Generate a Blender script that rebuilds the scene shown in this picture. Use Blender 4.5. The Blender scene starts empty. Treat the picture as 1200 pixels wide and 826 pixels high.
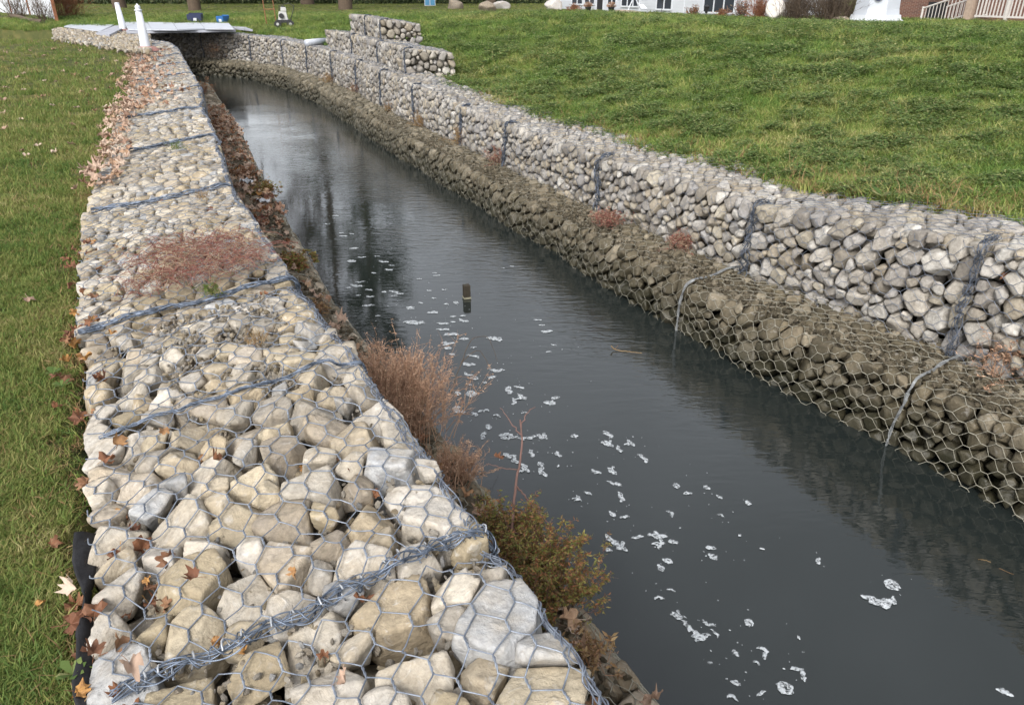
import bpy, bmesh, math, random, time
import numpy as np
from mathutils import Vector, Matrix

T0 = time.time()
rnd = random.Random(7)
RN = np.random.default_rng(11)
sc = bpy.context.scene

# ------------------------------------------------------------------ camera
cam_d = bpy.data.cameras.new("camera")
cam = bpy.data.objects.new("camera", cam_d)
sc.collection.objects.link(cam)
sc.camera = cam
CAM = np.array([0.0, 0.0, 2.3])
cam.location = CAM
cam.rotation_euler = (math.radians(90 - 26.28), 0, 0)
cam_d.sensor_width = 36.0
cam_d.lens = 36.0 * 867.0 / 1200.0
cam_d.clip_start = 0.05
cam_d.clip_end = 2000

# ------------------------------------------------------------------ world, sun, exposure
SUN_EL, SUN_AZ = math.radians(42), math.radians(200)     # azimuth clockwise from +Y
w = bpy.data.worlds.new("World")
sc.world = w
w.use_nodes = True
nt = w.node_tree
nt.nodes.clear()
out = nt.nodes.new("ShaderNodeOutputWorld")
bg = nt.nodes.new("ShaderNodeBackground")
sky = nt.nodes.new("ShaderNodeTexSky")
sky.sky_type = 'NISHITA'
sky.sun_disc = False
sky.sun_elevation = SUN_EL
sky.sun_rotation = SUN_AZ
sky.air_density = 1.0
sky.dust_density = 4.0
sky.ozone_density = 2.0
hsv = nt.nodes.new("ShaderNodeHueSaturation")
hsv.inputs['Saturation'].default_value = 0.22
tcw = nt.nodes.new("ShaderNodeTexCoord")
nz = nt.nodes.new("ShaderNodeTexNoise")
nz.inputs['Scale'].default_value = 2.6
nz.inputs['Detail'].default_value = 5
mr = nt.nodes.new("ShaderNodeMapRange")
mr.inputs['From Min'].default_value = 0.3
mr.inputs['From Max'].default_value = 0.72
mr.inputs['To Min'].default_value = 1.1
mr.inputs['To Max'].default_value = 1.9
mulw = nt.nodes.new("ShaderNodeVectorMath")
mulw.operation = 'SCALE'
nt.links.new(sky.outputs[0], hsv.inputs['Color'])
nt.links.new(tcw.outputs['Generated'], nz.inputs['Vector'])
nt.links.new(nz.outputs['Fac'], mr.inputs['Value'])
nt.links.new(hsv.outputs[0], mulw.inputs[0])
nt.links.new(mr.outputs[0], mulw.inputs['Scale'])
nt.links.new(mulw.outputs[0], bg.inputs['Color'])
bg.inputs['Strength'].default_value = 0.15
nt.links.new(bg.outputs[0], out.inputs['Surface'])

sun_d = bpy.data.lights.new("sun", 'SUN')
sun_d.energy = 1.1
sun_d.angle = math.radians(12)
sun_d.color = (1.0, 0.96, 0.9)
sun = bpy.data.objects.new("sun", sun_d)
sc.collection.objects.link(sun)
sdir = Vector((math.sin(SUN_AZ) * math.cos(SUN_EL), math.cos(SUN_AZ) * math.cos(SUN_EL), math.sin(SUN_EL)))
sun.rotation_euler = (-sdir).to_track_quat('-Z', 'Y').to_euler()

sc.view_settings.view_transform = 'Standard'
sc.view_settings.look = 'None'
sc.view_settings.gamma = 1
sc.view_settings.exposure = 0.48
sc.cycles.max_bounces = 6
sc.cycles.diffuse_bounces = 3
sc.cycles.transparent_max_bounces = 6

# ------------------------------------------------------------------ object helpers
COL = sc.collection


def tag(o, label=None, cat=None, group=None, kind=None):
    if label: o['label'] = label
    if cat: o['category'] = cat
    if group: o['group'] = group
    if kind: o['kind'] = kind
    return o


def empty(name, loc=(0, 0, 0), rz=0.0):
    o = bpy.data.objects.new(name, None)
    o.location = loc
    o.rotation_euler = (0, 0, rz)
    o.empty_display_size = 0.1
    COL.objects.link(o)
    return o


def mesh_np(name, V, F, mat=None, parent=None, smooth=True, origin=None, midx=None, mats=None):
    """V (n,3); F list of index arrays (each (m,k))"""
    me = bpy.data.meshes.new(name)
    V = np.asarray(V, dtype=np.float64)
    if origin is not None:
        V = V - np.asarray(origin)
    if not isinstance(F, list):
        F = [F]
    F = [np.asarray(f, dtype=np.int64) for f in F if len(f)]
    loops = np.concatenate([f.ravel() for f in F])
    tot = np.concatenate([np.full(len(f), f.shape[1]) for f in F])
    start = np.concatenate([[0], np.cumsum(tot)[:-1]])
    me.vertices.add(len(V))
    me.vertices.foreach_set('co', V.astype(np.float32).ravel())
    me.loops.add(len(loops))
    me.loops.foreach_set('vertex_index', loops.astype(np.int32))
    me.polygons.add(len(tot))
    me.polygons.foreach_set('loop_start', start.astype(np.int32))
    me.polygons.foreach_set('use_smooth', np.full(len(tot), smooth, dtype=bool))
    if mats:
        for m in mats: me.materials.append(m)
        if midx is not None:
            me.polygons.foreach_set('material_index', np.asarray(midx, dtype=np.int32))
    elif mat:
        me.materials.append(mat)
    me.update(calc_edges=True)
    o = bpy.data.objects.new(name, me)
    COL.objects.link(o)
    if origin is not None:
        o.location = origin
    if parent is not None:
        o.parent = parent
    return o


class MB:
    """collects simple shapes, becomes one mesh object"""
    def __init__(self):
        self.V = []; self.Q = []; self.T = []; self.n = 0

    def add(self, V, Q=None, T=None):
        V = np.asarray(V, float).reshape(-1, 3)
        if Q is not None and len(Q): self.Q.append(np.asarray(Q) + self.n)
        if T is not None and len(T): self.T.append(np.asarray(T) + self.n)
        self.V.append(V); self.n += len(V)

    def box(self, c, s, rz=0.0, taper=1.0, tilt=(0, 0)):
        c = np.asarray(c, float); s = np.asarray(s, float) / 2
        v = []
        for z in (-1, 1):
            k = taper if z > 0 else 1.0
            for x, y in ((-1, -1), (1, -1), (1, 1), (-1, 1)):
                v.append([x * s[0] * k + tilt[0] * (z > 0), y * s[1] * k + tilt[1] * (z > 0), z * s[2]])
        v = np.array(v)
        ca, sa = math.cos(rz), math.sin(rz)
        R = np.array([[ca, -sa, 0], [sa, ca, 0], [0, 0, 1]])
        self.add(v @ R.T + c, Q=[[0, 3, 2, 1], [4, 5, 6, 7], [0, 1, 5, 4], [1, 2, 6, 5], [2, 3, 7, 6], [3, 0, 4, 7]])
        return self

    def tube(self, P, r, sides=8, cap=True):
        V, Q = tube_batch(np.asarray(P, float)[None], np.asarray(r, float), sides)
        n = self.n
        self.add(V, Q=Q)
        if cap:
            K = len(P)
            for base, flip in ((0, True), ((K - 1) * sides, False)):
                c = V[base:base + sides].mean(0)
                idx = np.arange(sides)
                tri = np.stack([np.full(sides, 0), 1 + idx, 1 + (idx + 1) % sides], 1)
                if flip: tri = tri[:, ::-1]
                self.add(np.vstack([c[None], V[base:base + sides]]), T=tri)
        return self

    def lathe(self, prof, c=(0, 0, 0), sides=24):
        prof = np.asarray(prof, float)
        a = np.arange(sides) / sides * 2 * math.pi
        V = np.zeros((len(prof), sides, 3))
        V[:, :, 0] = prof[:, 0:1] * np.cos(a) + c[0]
        V[:, :, 1] = prof[:, 0:1] * np.sin(a) + c[1]
        V[:, :, 2] = prof[:, 1:2] + c[2]
        self.add(V.reshape(-1, 3), Q=grid_quads(len(prof), sides, wrap=True))
        return self

    def build(self, name, mat, parent=None, smooth=False, origin=None):
        V = np.vstack(self.V)
        F = []
        if self.Q: F.append(np.vstack(self.Q))
        if self.T: F.append(np.vstack(self.T))
        return mesh_np(name, V, F, mat, parent, smooth, origin)


def grid_quads(n, m, wrap=False):
    i = np.arange(n - 1)[:, None]
    mm = m if wrap else m - 1
    j = np.arange(mm)[None, :]
    a = i * m + j; b = i * m + (j + 1) % m
    c = (i + 1) * m + (j + 1) % m; d = (i + 1) * m + j
    return np.stack([a, b, c, d], -1).reshape(-1, 4)


def tube_batch(P, r, sides=4):
    """P (N,K,3) polylines -> tubes"""
    N, K, _ = P.shape
    Tn = np.gradient(P, axis=1)
    Tn /= np.linalg.norm(Tn, axis=2, keepdims=True) + 1e-12
    mean = P[:, -1] - P[:, 0]
    ref = np.where(np.abs(mean[:, 2:3]) > 0.85 * (np.linalg.norm(mean, axis=1, keepdims=True) + 1e-12),
                   np.array([[1.0, 0.13, 0]]), np.array([[0.02, 0.05, 1.0]]))
    U = np.cross(Tn, ref[:, None, :]); U /= np.linalg.norm(U, axis=2, keepdims=True) + 1e-12
    W = np.cross(Tn, U)
    a = np.arange(sides) / sides * 2 * math.pi
    rr = np.broadcast_to(np.asarray(r, float), (N, K)) if np.ndim(r) != 1 or K == np.size(r) else np.asarray(r)[:, None] * np.ones((1, K))
    V = P[:, :, None, :] + rr[:, :, None, None] * (U[:, :, None, :] * np.cos(a)[None, None, :, None] + W[:, :, None, :] * np.sin(a)[None, None, :, None])
    q = grid_quads(K, sides, wrap=True)
    Q = (q[None] + (np.arange(N) * K * sides)[:, None, None]).reshape(-1, 4)
    return V.reshape(-1, 3), Q


class Tubes:
    def __init__(self):
        self.V = []; self.Q = []; self.n = 0

    def add(self, P, r, sides=4):
        P = np.asarray(P, float)
        if P.ndim == 2: P = P[None]
        if len(P) == 0: return
        V, Q = tube_batch(P, r, sides)
        self.V.append(V); self.Q.append(Q + self.n); self.n += len(V)

    def build(self, name, mat, parent=None, kind=None, origin=None):
        o = mesh_np(name, np.vstack(self.V), np.vstack(self.Q), mat, parent, True, origin)
        if kind: o['kind'] = kind
        return o


def unproj(px, py, z):
    """where a ray of the photograph (1200 px wide) meets height z (used once, to survey positions)"""
    f = 867.0; cp, sp = math.cos(math.radians(26.28)), math.sin(math.radians(26.28))
    dx, dy = px - 600.0, py - 413.0
    fw = f * cp - dy * sp; dn = f * sp + dy * cp
    t = (CAM[2] - z) / dn
    return np.array([dx * t, fw * t, z])


# ------------------------------------------------------------------ node helpers
class NT:
    def __init__(self, name):
        self.m = bpy.data.materials.new(name)
        self.m.use_nodes = True
        self.t = self.m.node_tree
        self.b = self.t.nodes['Principled BSDF']
        self.o = self.t.nodes['Material Output']

    def n(self, typ, **kw):
        nd = self.t.nodes.new(typ)
        for k, v in kw.items():
            if k.startswith('i_'):
                key = k[2:]
                key = int(key) if key.isdigit() else key
                nd.inputs[key].default_value = v
            else:
                setattr(nd, k, v)
        return nd

    def l(self, a, b):
        self.t.links.new(a, b)

    def math(self, op, a, b=None, c=None, clamp=False):
        nd = self.n('ShaderNodeMath', operation=op, use_clamp=clamp)
        for i, v in enumerate((a, b, c)):
            if v is None: continue
            if isinstance(v, (int, float)): nd.inputs[i].default_value = v
            else: self.l(v, nd.inputs[i])
        return nd.outputs[0]

    def noise(self, vec, scale, detail=4, rough=0.55, dist=0.0):
        nd = self.n('ShaderNodeTexNoise')
        nd.inputs['Scale'].default_value = scale
        nd.inputs['Detail'].default_value = detail
        nd.inputs['Roughness'].default_value = rough
        nd.inputs['Distortion'].default_value = dist
        if vec is not None: self.l(vec, nd.inputs['Vector'])
        return nd.outputs['Fac']

    def ramp(self, fac, stops, interp='LINEAR'):
        nd = self.n('ShaderNodeValToRGB')
        cr = nd.color_ramp
        cr.interpolation = interp
        while len(cr.elements) < len(stops): cr.elements.new(0.5)
        for e, (p, c) in zip(cr.elements, stops):
            e.position = p
            e.color = (*c, 1) if len(c) == 3 else c
        self.l(fac, nd.inputs[0])
        return nd.outputs[0]

    def mix(self, fac, a, b, mode='MIX'):
        nd = self.n('ShaderNodeMix', data_type='RGBA', blend_type=mode)
        for i, v in ((0, fac), (6, a), (7, b)):
            if isinstance(v, (int, float)): nd.inputs[i].default_value = v
            elif isinstance(v, tuple): nd.inputs[i].default_value = (*v, 1)
            else: self.l(v, nd.inputs[i])
        return nd.outputs[2]

    def rng(self, v, a, b, c=0.0, d=1.0):
        nd = self.n('ShaderNodeMapRange')
        nd.inputs[1].default_value = a; nd.inputs[2].default_value = b
        nd.inputs[3].default_value = c; nd.inputs[4].default_value = d
        self.l(v, nd.inputs[0])
        return nd.outputs[0]

    def bump(self, h, strength, dist=0.01, normal=None):
        nd = self.n('ShaderNodeBump')
        nd.inputs['Strength'].default_value = strength
        nd.inputs['Distance'].default_value = dist
        self.l(h, nd.inputs['Height'])
        if normal is not None: self.l(normal, nd.inputs['Normal'])
        self.l(nd.outputs[0], self.b.inputs['Normal'])
        return nd.outputs[0]

    def col(self, c):
        if isinstance(c, tuple): self.b.inputs['Base Color'].default_value = (*c, 1)
        else: self.l(c, self.b.inputs['Base Color'])

    def rough(self, v):
        if isinstance(v, (int, float)): self.b.inputs['Roughness'].default_value = v
        else: self.l(v, self.b.inputs['Roughness'])


def simple(name, c, rough=0.7, metal=0.0, var=0.15, scale=12.0, bump=0.2, spec=0.4):
    m = NT(name)
    tc = m.n('ShaderNodeTexCoord')
    f = m.noise(tc.outputs['Object'], scale, 5)
    dk = tuple(x * (1 - var) for x in c); lt = tuple(min(1, x * (1 + var)) for x in c)
    m.col(m.ramp(f, [(0.3, dk), (0.7, lt)]))
    m.rough(rough)
    m.b.inputs['Metallic'].default_value = metal
    m.b.inputs['Specular IOR Level'].default_value = spec
    if bump: m.bump(f, bump, 0.01)
    return m.m


def stone_mat(name, palette, bright=1.0, grime=0.0, grime_col=(0.06, 0.05, 0.03), wet_shade=False, stain=0.5, patch=1.0, warm=(1, 1, 1)):
    m = NT(name)
    tc = m.n('ShaderNodeTexCoord'); oi = m.n('ShaderNodeObjectInfo'); ge = m.n('ShaderNodeNewGeometry')
    rnd_ = m.math('FRACT', m.math('ADD', oi.outputs['Random'], ge.outputs['Random Per Island']))
    off = m.n('ShaderNodeVectorMath', operation='SCALE')
    comb = m.n('ShaderNodeCombineXYZ')
    m.l(rnd_, comb.inputs[0]); m.l(m.math('FRACT', m.math('MULTIPLY', rnd_, 7.31)), comb.inputs[1])
    m.l(m.math('FRACT', m.math('MULTIPLY', rnd_, 17.7)), comb.inputs[2])
    m.l(comb.outputs[0], off.inputs[0]); off.inputs['Scale'].default_value = 40.0
    add = m.n('ShaderNodeVectorMath', operation='ADD')
    m.l(tc.outputs['Object'], add.inputs[0]); m.l(off.outputs[0], add.inputs[1])
    vec = add.outputs[0]
    n = len(palette)
    base = m.ramp(rnd_, [(i / n, tuple(x * bright * w_ for x, w_ in zip(c, warm))) for i, c in enumerate(palette)], 'CONSTANT')
    # brightness per stone
    r2 = m.math('FRACT', m.math('MULTIPLY', rnd_, 31.7))
    val = m.rng(r2, 0, 1, 0.80, 1.2)
    n1 = m.noise(vec, 9, 6, 0.6, 0.3)          # broad patches
    n2 = m.noise(vec, 55, 6, 0.7)              # grain
    n3 = m.noise(vec, 22, 4, 0.6, 1.2)
    c = m.mix(m.rng(n1, 0.35, 0.68), base, tuple(x * bright for x in (0.47, 0.36, 0.22)), 'MIX')
    mixf = m.math('MULTIPLY', m.rng(n1, 0.42, 0.7), stain)
    c = m.mix(mixf, base, tuple(x * bright * patch for x in (0.41, 0.33, 0.22)))
    c = m.mix(m.rng(n3, 0.58, 0.74, 0, 0.55), c, tuple(min(1, x * bright * patch) for x in (0.66, 0.64, 0.61)))
    c = m.mix(m.rng(n3, 0.40, 0.26, 0, 0.5), c, tuple(x * bright * patch for x in (0.20, 0.17, 0.13)))
    sp = m.rng(n2, 0.3, 0.7, 0.72, 1.25)
    sc_ = m.n('ShaderNodeVectorMath', operation='SCALE')
    m.l(c, sc_.inputs[0]); m.l(m.math('MULTIPLY', sp, val), sc_.inputs['Scale'])
    c = sc_.outputs[0]
    if grime > 0:
        gn = m.noise(tc.outputs['Object'], 4.5, 5, 0.6) if False else m.noise(vec, 14, 5, 0.65)
        c = m.mix(m.rng(gn, 0.35, 0.65, grime * 0.35, min(1.0, grime * 1.15)), c, grime_col)
    if wet_shade:
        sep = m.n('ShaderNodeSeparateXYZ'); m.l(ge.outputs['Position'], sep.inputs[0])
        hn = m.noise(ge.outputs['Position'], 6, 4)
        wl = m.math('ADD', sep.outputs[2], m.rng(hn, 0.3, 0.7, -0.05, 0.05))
        wf = m.rng(wl, 0.40, 0.10)  # wet algae by the water; raised up the face to paint its shade too
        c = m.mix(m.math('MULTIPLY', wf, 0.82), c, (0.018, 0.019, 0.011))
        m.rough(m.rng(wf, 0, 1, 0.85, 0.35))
    else:
        m.rough(0.88)
    m.b.inputs['Specular IOR Level'].default_value = 0.3
    m.col(c)
    h = m.math('ADD', m.math('MULTIPLY', n1, 1.6), m.math('ADD', m.math('MULTIPLY', n3, 0.7), m.math('MULTIPLY', n2, 0.22)))
    m.bump(h, 0.75, 0.012)
    return m.m


PAL_CLEAN = [(.44, .39, .31), (.43, .39, .34), (.42, .40, .37), (.52, .49, .44), (.37, .32, .23), (.45, .40, .31),
             (.48, .45, .40), (.40, .42, .45), (.36, .32, .27), (.55, .53, .50), (.40, .34, .25), (.36, .34, .31)]
PAL_GREY = [(.40, .37, .33), (.36, .34, .32), (.46, .43, .39), (.30, .27, .23), (.42, .38, .31), (.52, .50, .47),
            (.34, .33, .33), (.38, .33, .26), (.44, .42, .40), (.28, .26, .24)]
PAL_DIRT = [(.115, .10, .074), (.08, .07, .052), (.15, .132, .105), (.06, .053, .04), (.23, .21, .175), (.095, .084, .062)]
M_STONE = stone_mat("limestone", PAL_CLEAN, 0.84, warm=(1.02, .985, .93), grime=0.12, grime_col=(.12, .10, .07), stain=.55)
M_STONE_G = stone_mat("grey_limestone", PAL_GREY, 0.90, warm=(1.0, 1.0, .98), grime=0.38, grime_col=(.10, .085, .065), stain=.2)
M_STONE_D = stone_mat("dirty_limestone", PAL_DIRT, 1.0, grime=0.45, grime_col=(.055, .048, .028), wet_shade=True, stain=.4, patch=.72, warm=(1.22, 1.14, 1.0))

M_STONE_L = stone_mat("silted_limestone", [tuple(x * 1.9 for x in c) for c in PAL_DIRT], 1.0, grime=0.35, grime_col=(.09, .07, .045), wet_shade=True, stain=.35, patch=.75, warm=(1.08, 1.0, .92))


def wire_mat(name, c1, c2, rough=.45, metal=0.35):
    m = NT(name)
    ge = m.n('ShaderNodeNewGeometry')
    f = m.noise(ge.outputs['Position'], 30, 3)
    m.col(m.ramp(f, [(0.35, c1), (0.65, c2)]))
    m.rough(rough); m.b.inputs['Metallic'].default_value = metal
    return m.m


M_WIRE = wire_mat("galvanised_wire", (.12, .14, .175), (.26, .29, .34))
M_WIRE_DK = wire_mat("dark_wire", (.09, .10, .13), (.22, .25, .30))
M_WIRE_T = wire_mat("silted_wire", (.16, .15, .115), (.30, .285, .23), .8, 0.0)
M_LACE = wire_mat("lacing_wire", (.05, .065, .09), (.20, .24, .31), .45, .4)
M_LACE_T = wire_mat("silted_lacing_wire", (.10, .105, .11), (.26, .27, .27), .6, .1)
M_LACE_D = wire_mat("dark_lacing_wire", (.03, .038, .05), (.12, .14, .18), .5, .3)
M_CLIP = wire_mat("steel_clip", (.5, .52, .55), (.7, .72, .75), .35, .6)


def soil_mat():
    m = NT("soil")
    ge = m.n('ShaderNodeNewGeometry')
    p = ge.outputs['Position']
    big = m.noise(p, 0.5, 4); mid = m.noise(p, 4, 5); fine = m.noise(p, 60, 4, .7)
    g = m.ramp(m.math('ADD', m.math('MULTIPLY', mid, .6), m.math('MULTIPLY', big, .4)),
               [(.38, (.035, .055, .016)), (.5, (.07, .085, .025)), (.62, (.14, .13, .045))])
    c = m.mix(m.rng(fine, .3, .7), g, m.mix(.5, g, (.14, .12, .06)))
    # under the canal banks and bed: bare dark earth
    sep = m.n('ShaderNodeSeparateXYZ'); m.l(p, sep.inputs[0])
    c = m.mix(m.rng(sep.outputs[2], .80, .55), c, (.035, .028, .020))
    m.col(c); m.rough(.95); m.b.inputs['Specular IOR Level'].default_value = .15
    m.bump(fine, .8, .03)
    return m.m


M_SOIL = soil_mat()


def water_mat():
    m = NT("water")
    ge = m.n('ShaderNodeNewGeometry')
    p = ge.outputs['Position']
    m.col((.015, .019, .018))
    m.rough(.03)
    m.b.inputs['IOR'].default_value = 1.72
    m.b.inputs['Specular IOR Level'].default_value = .5
    # ripples: bands running across the canal, stronger in the middle distance
    mp = m.n('ShaderNodeMapping'); mp.inputs['Rotation'].default_value = (0, 0, math.radians(-18))
    mp.inputs['Scale'].default_value = (0.55, 1.9, 1)
    m.l(p, mp.inputs['Vector'])
    wv = m.noise(mp.outputs[0], 9, 3, .5, .6)
    w2 = m.noise(mp.outputs[0], 26, 2, .5, .3)
    sep = m.n('ShaderNodeSeparateXYZ'); m.l(p, sep.inputs[0])
    mask_n = m.noise(p, .55, 2)
    y1 = m.rng(sep.outputs[1], 2.4, 4.2, 0.16, 1.0)
    # distance from the left bank: the lee side lies calm
    lee = m.math('ADD', m.math('MULTIPLY', sep.outputs[0], .89), m.math('MULTIPLY', sep.outputs[1], .45))
    y1 = m.math('MULTIPLY', y1, m.rng(lee, 1.6, 2.6, .22, 1.0))
    y1 = m.math('MAXIMUM', y1, m.rng(lee, 2.0, 2.7, 0, .65))
    msk = m.math('MULTIPLY', y1, m.rng(mask_n, .42, .6, .30, 1.0))
    h = m.math('MULTIPLY', m.math('ADD', wv, m.math('MULTIPLY', w2, .25)), msk)
    m.bump(h, .6, .010)
    return m.m


M_WATER = water_mat()


def foam_mat():
    m = NT("foam")
    ge = m.n('ShaderNodeNewGeometry')
    f = m.noise(ge.outputs['Position'], 120, 3)
    m.col(m.ramp(f, [(.3, (.33, .36, .38)), (.6, (.56, .59, .61))]))
    m.rough(.6); m.bump(f, .25, .002)
    g = m.noise(ge.outputs['Position'], 85, 4, .7)
    tr = m.n('ShaderNodeBsdfTransparent'); mx = m.n('ShaderNodeMixShader')
    m.l(m.rng(g, .56, .38, .06, .92), mx.inputs[0]); m.l(m.b.outputs[0], mx.inputs[1]); m.l(tr.outputs[0], mx.inputs[2])
    m.l(mx.outputs[0], m.o.inputs['Surface'])
    return m.m


M_FOAM = foam_mat()


def leafy(name, stops, trans=.38, rough=.6, pos_scale=0.0, island=True):
    """leaf / blade colour: random per instance + per island + patches in the place itself"""
    m = NT(name)
    oi = m.n('ShaderNodeObjectInfo'); ge = m.n('ShaderNodeNewGeometry')
    r = m.math('ADD', oi.outputs['Random'], ge.outputs['Random Per Island'])
    r = m.math('MULTIPLY', m.math('FRACT', r), 1.0)
    if pos_scale:
        pn = m.noise(ge.outputs['Position'], pos_scale, 3, .55)
        pn2 = m.noise(ge.outputs['Position'], pos_scale * 5, 3, .55)
        r = m.math('ADD', m.math('MULTIPLY', r, .42), m.math('ADD', m.math('MULTIPLY', m.rng(pn, .3, .7), .34), m.math('MULTIPLY', m.rng(pn2, .3, .7), .24)))
    c = m.ramp(r, stops)
    if 'leaf' in name and 'rusty' in name or name == 'fallen_leaf':
        tcl = m.n('ShaderNodeTexCoord'); bl = m.noise(tcl.outputs['Object'], 45, 4, .6)
        c = m.mix(m.rng(bl, .45, .7, 0, .6 if 'rusty' in name else .3), c, (.12, .06, .035))
        m.bump(bl, .5, .004)
    m.col(c); m.rough(rough)
    m.b.inputs['Specular IOR Level'].default_value = .25
    if trans:
        tr = m.n('ShaderNodeBsdfTranslucent'); m.l(c, tr.inputs[0])
        mx = m.n('ShaderNodeMixShader'); mx.inputs[0].default_value = trans
        m.l(m.b.outputs[0], mx.inputs[1]); m.l(tr.outputs[0], mx.inputs[2])
        m.l(mx.outputs[0], m.o.inputs['Surface'])
    return m.m


M_GRASS_L = leafy("lawn_grass", [(.15, (.062, .12, .025)), (.40, (.125, .19, .042)), (.58, (.21, .235, .062)), (.74, (.31, .285, .11)), (.9, (.42, .37, .20))], pos_scale=.9)
M_GRASS_R = leafy("bank_grass", [(.14, (.065, .135, .030)), (.36, (.13, .225, .048)), (.54, (.21, .29, .068)), (.69, (.33, .33, .105)), (.87, (.50, .45, .22))], pos_scale=.45)
M_CLOVER = leafy("clover", [(0, (.055, .105, .025)), (.5, (.11, .175, .045)), (.85, (.20, .25, .08)), (1, (.36, .34, .16))])
M_LEAF = leafy("fallen_leaf", [(0, (.36, .24, .17)), (.3, (.46, .33, .25)), (.55, (.54, .43, .34)), (.8, (.27, .15, .10)), (1, (.46, .31, .20))], trans=.15)
M_LEAF_R = leafy("rusty_leaf", [(0, (.17, .075, .04)), (.3, (.26, .12, .06)), (.55, (.13, .055, .035)), (.8, (.33, .19, .10)), (.95, (.42, .22, .07))], trans=.15)
M_TAN = leafy("dry_twigs", [(0, (.28, .16, .10)), (.4, (.38, .23, .15)), (.8, (.50, .34, .23)), (1, (.24, .13, .085))], trans=.1, rough=.8)
M_REDW = leafy("red_stems", [(0, (.17, .055, .045)), (.4, (.25, .10, .08)), (.75, (.30, .19, .13)), (1, (.34, .29, .19))], trans=.1, rough=.8)
M_BUSHG = leafy("bush_leaves", [(0, (.09, .11, .028)), (.24, (.17, .17, .045)), (.42, (.27, .23, .07)), (.58, (.17, .075, .035)), (.8, (.27, .12, .055)), (1, (.15, .15, .04))], trans=.2)
M_BARK = simple("bark", (.09, .065, .045), .9, var=.3, scale=20)
M_REDBARK = simple("reddish_bark", (.15, .085, .07), .8, var=.2, scale=30)
M_DRYGRASS = leafy("dry_grass", [(0, (.20, .13, .06)), (.5, (.32, .22, .11)), (1, (.16, .075, .035))], trans=.1, rough=.8)
M_BLACK = simple("geotextile", (.012, .012, .014), .75, var=.4, scale=40, bump=.5)
M_WHITE = simple("white_paint", (.50, .52, .55), .55, var=.05, scale=8, bump=.05)
M_REDBAG = simple("red_sand", (.30, .16, .14), .9, var=.3, scale=60)

print("mats", time.time() - T0)

# ------------------------------------------------------------------ plan of the canal
def catmull(P, n=24):
    P = np.asarray(P, float)
    Q = np.vstack([2 * P[0] - P[1], P, 2 * P[-1] - P[-2]])
    out = []
    for i in range(1, len(Q) - 2):
        t = np.linspace(0, 1, n, endpoint=False)[:, None]
        a, b, c, d = Q[i - 1], Q[i], Q[i + 1], Q[i + 2]
        out.append(.5 * ((2 * b) + (-a + c) * t + (2 * a - 5 * b + 4 * c - d) * t ** 2 + (-a + 3 * b - 3 * c + d) * t ** 3))
    out.append(P[-1:])
    return np.vstack(out)


class Path2:
    def __init__(self, pts, side):
        self.P = catmull(pts)
        seg = np.linalg.norm(np.diff(self.P, axis=0), axis=1)
        self.s = np.concatenate([[0], np.cumsum(seg)])
        T = np.gradient(self.P, axis=0); T /= np.linalg.norm(T, axis=1, keepdims=True)
        self.T = T
        self.N = np.stack([T[:, 1], -T[:, 0]], 1) * side      # away from the water

    def at(self, s, off=0.0):
        p = np.array([np.interp(s, self.s, self.P[:, k]) for k in (0, 1)])
        n = np.array([np.interp(s, self.s, self.N[:, k]) for k in (0, 1)]); n /= np.linalg.norm(n)
        return p + n * off

    def s_of_y(self, y):
        return float(np.interp(y, self.P[:, 1], self.s))

    def locate(self, X):
        """signed offset and arclength for many points"""
        off = np.empty(len(X)); ss = np.empty(len(X))
        for a in range(0, len(X), 20000):
            x = X[a:a + 20000]
            d = ((x[:, None, :] - self.P[None]) ** 2).sum(2)
            k = d.argmin(1)
            off[a:a + 20000] = ((x - self.P[k]) * self.N[k]).sum(1)
            ss[a:a + 20000] = self.s[k] + ((x - self.P[k]) * self.T[k]).sum(1)
        return off, ss


RW = Path2([(4.6, -.75), (4.05, .2), (3.3, 1.45), (2.48, 2.86), (1.5, 4.5), (.45, 6.7), (-.9, 9.6), (-2.3, 12.6), (-4.23, 16.95), (-6.84, 21.3), (-8.9, 23.1), (-11.6, 24.1), (-16, 24.6)], 1)
LW = Path2([(1.2, -.92), (.56, .28), (-.053, 1.43), (-1.0, 3.21), (-1.91, 5.01), (-2.64, 6.8), (-3.4, 8.5), (-4.1, 10.3), (-4.95, 12.2), (-5.8, 14.1), (-6.65, 16), (-7.5, 17.9), (-8.4, 19.6), (-9.8, 21.0), (-12.3, 22.0), (-16.5, 22.5)], -1)


def ledge_z(y): return float(np.interp(y, [0, 4, 7, 12, 20], [.44, .42, .36, .36, .38]))
def upper_z(y): return float(np.interp(y, [0, 3.8, 5.2, 6.9, 9.7, 11.2, 13, 17, 21, 26], [1.10, 1.08, .92, .86, .84, .92, .97, 1.0, 1.05, 1.1]))


# ------------------------------------------------------------------ ground
def smooth(x): x = np.clip(x, 0, 1); return x * x * (3 - 2 * x)


def vnoise2(x, y, seed=0, oct=3):
    """isotropic value noise, about -1..1"""
    v = 0; amp = 1; tot = 0
    for o_ in range(oct):
        tab = np.random.default_rng(seed * 10 + o_).uniform(-1, 1, (256, 256))
        xi = np.floor(x).astype(int); yi = np.floor(y).astype(int); u = x - xi; w_ = y - yi
        u = u * u * (3 - 2 * u); w_ = w_ * w_ * (3 - 2 * w_)
        g = lambda a, b: tab[a % 256, b % 256]
        v = v + amp * ((g(xi, yi) * (1 - u) + g(xi + 1, yi) * u) * (1 - w_) + (g(xi, yi + 1) * (1 - u) + g(xi + 1, yi + 1) * u) * w_)
        tot += amp; amp *= .5; x = x * 2.03 + 7; y = y * 2.03 + 3
    return v / tot


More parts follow.
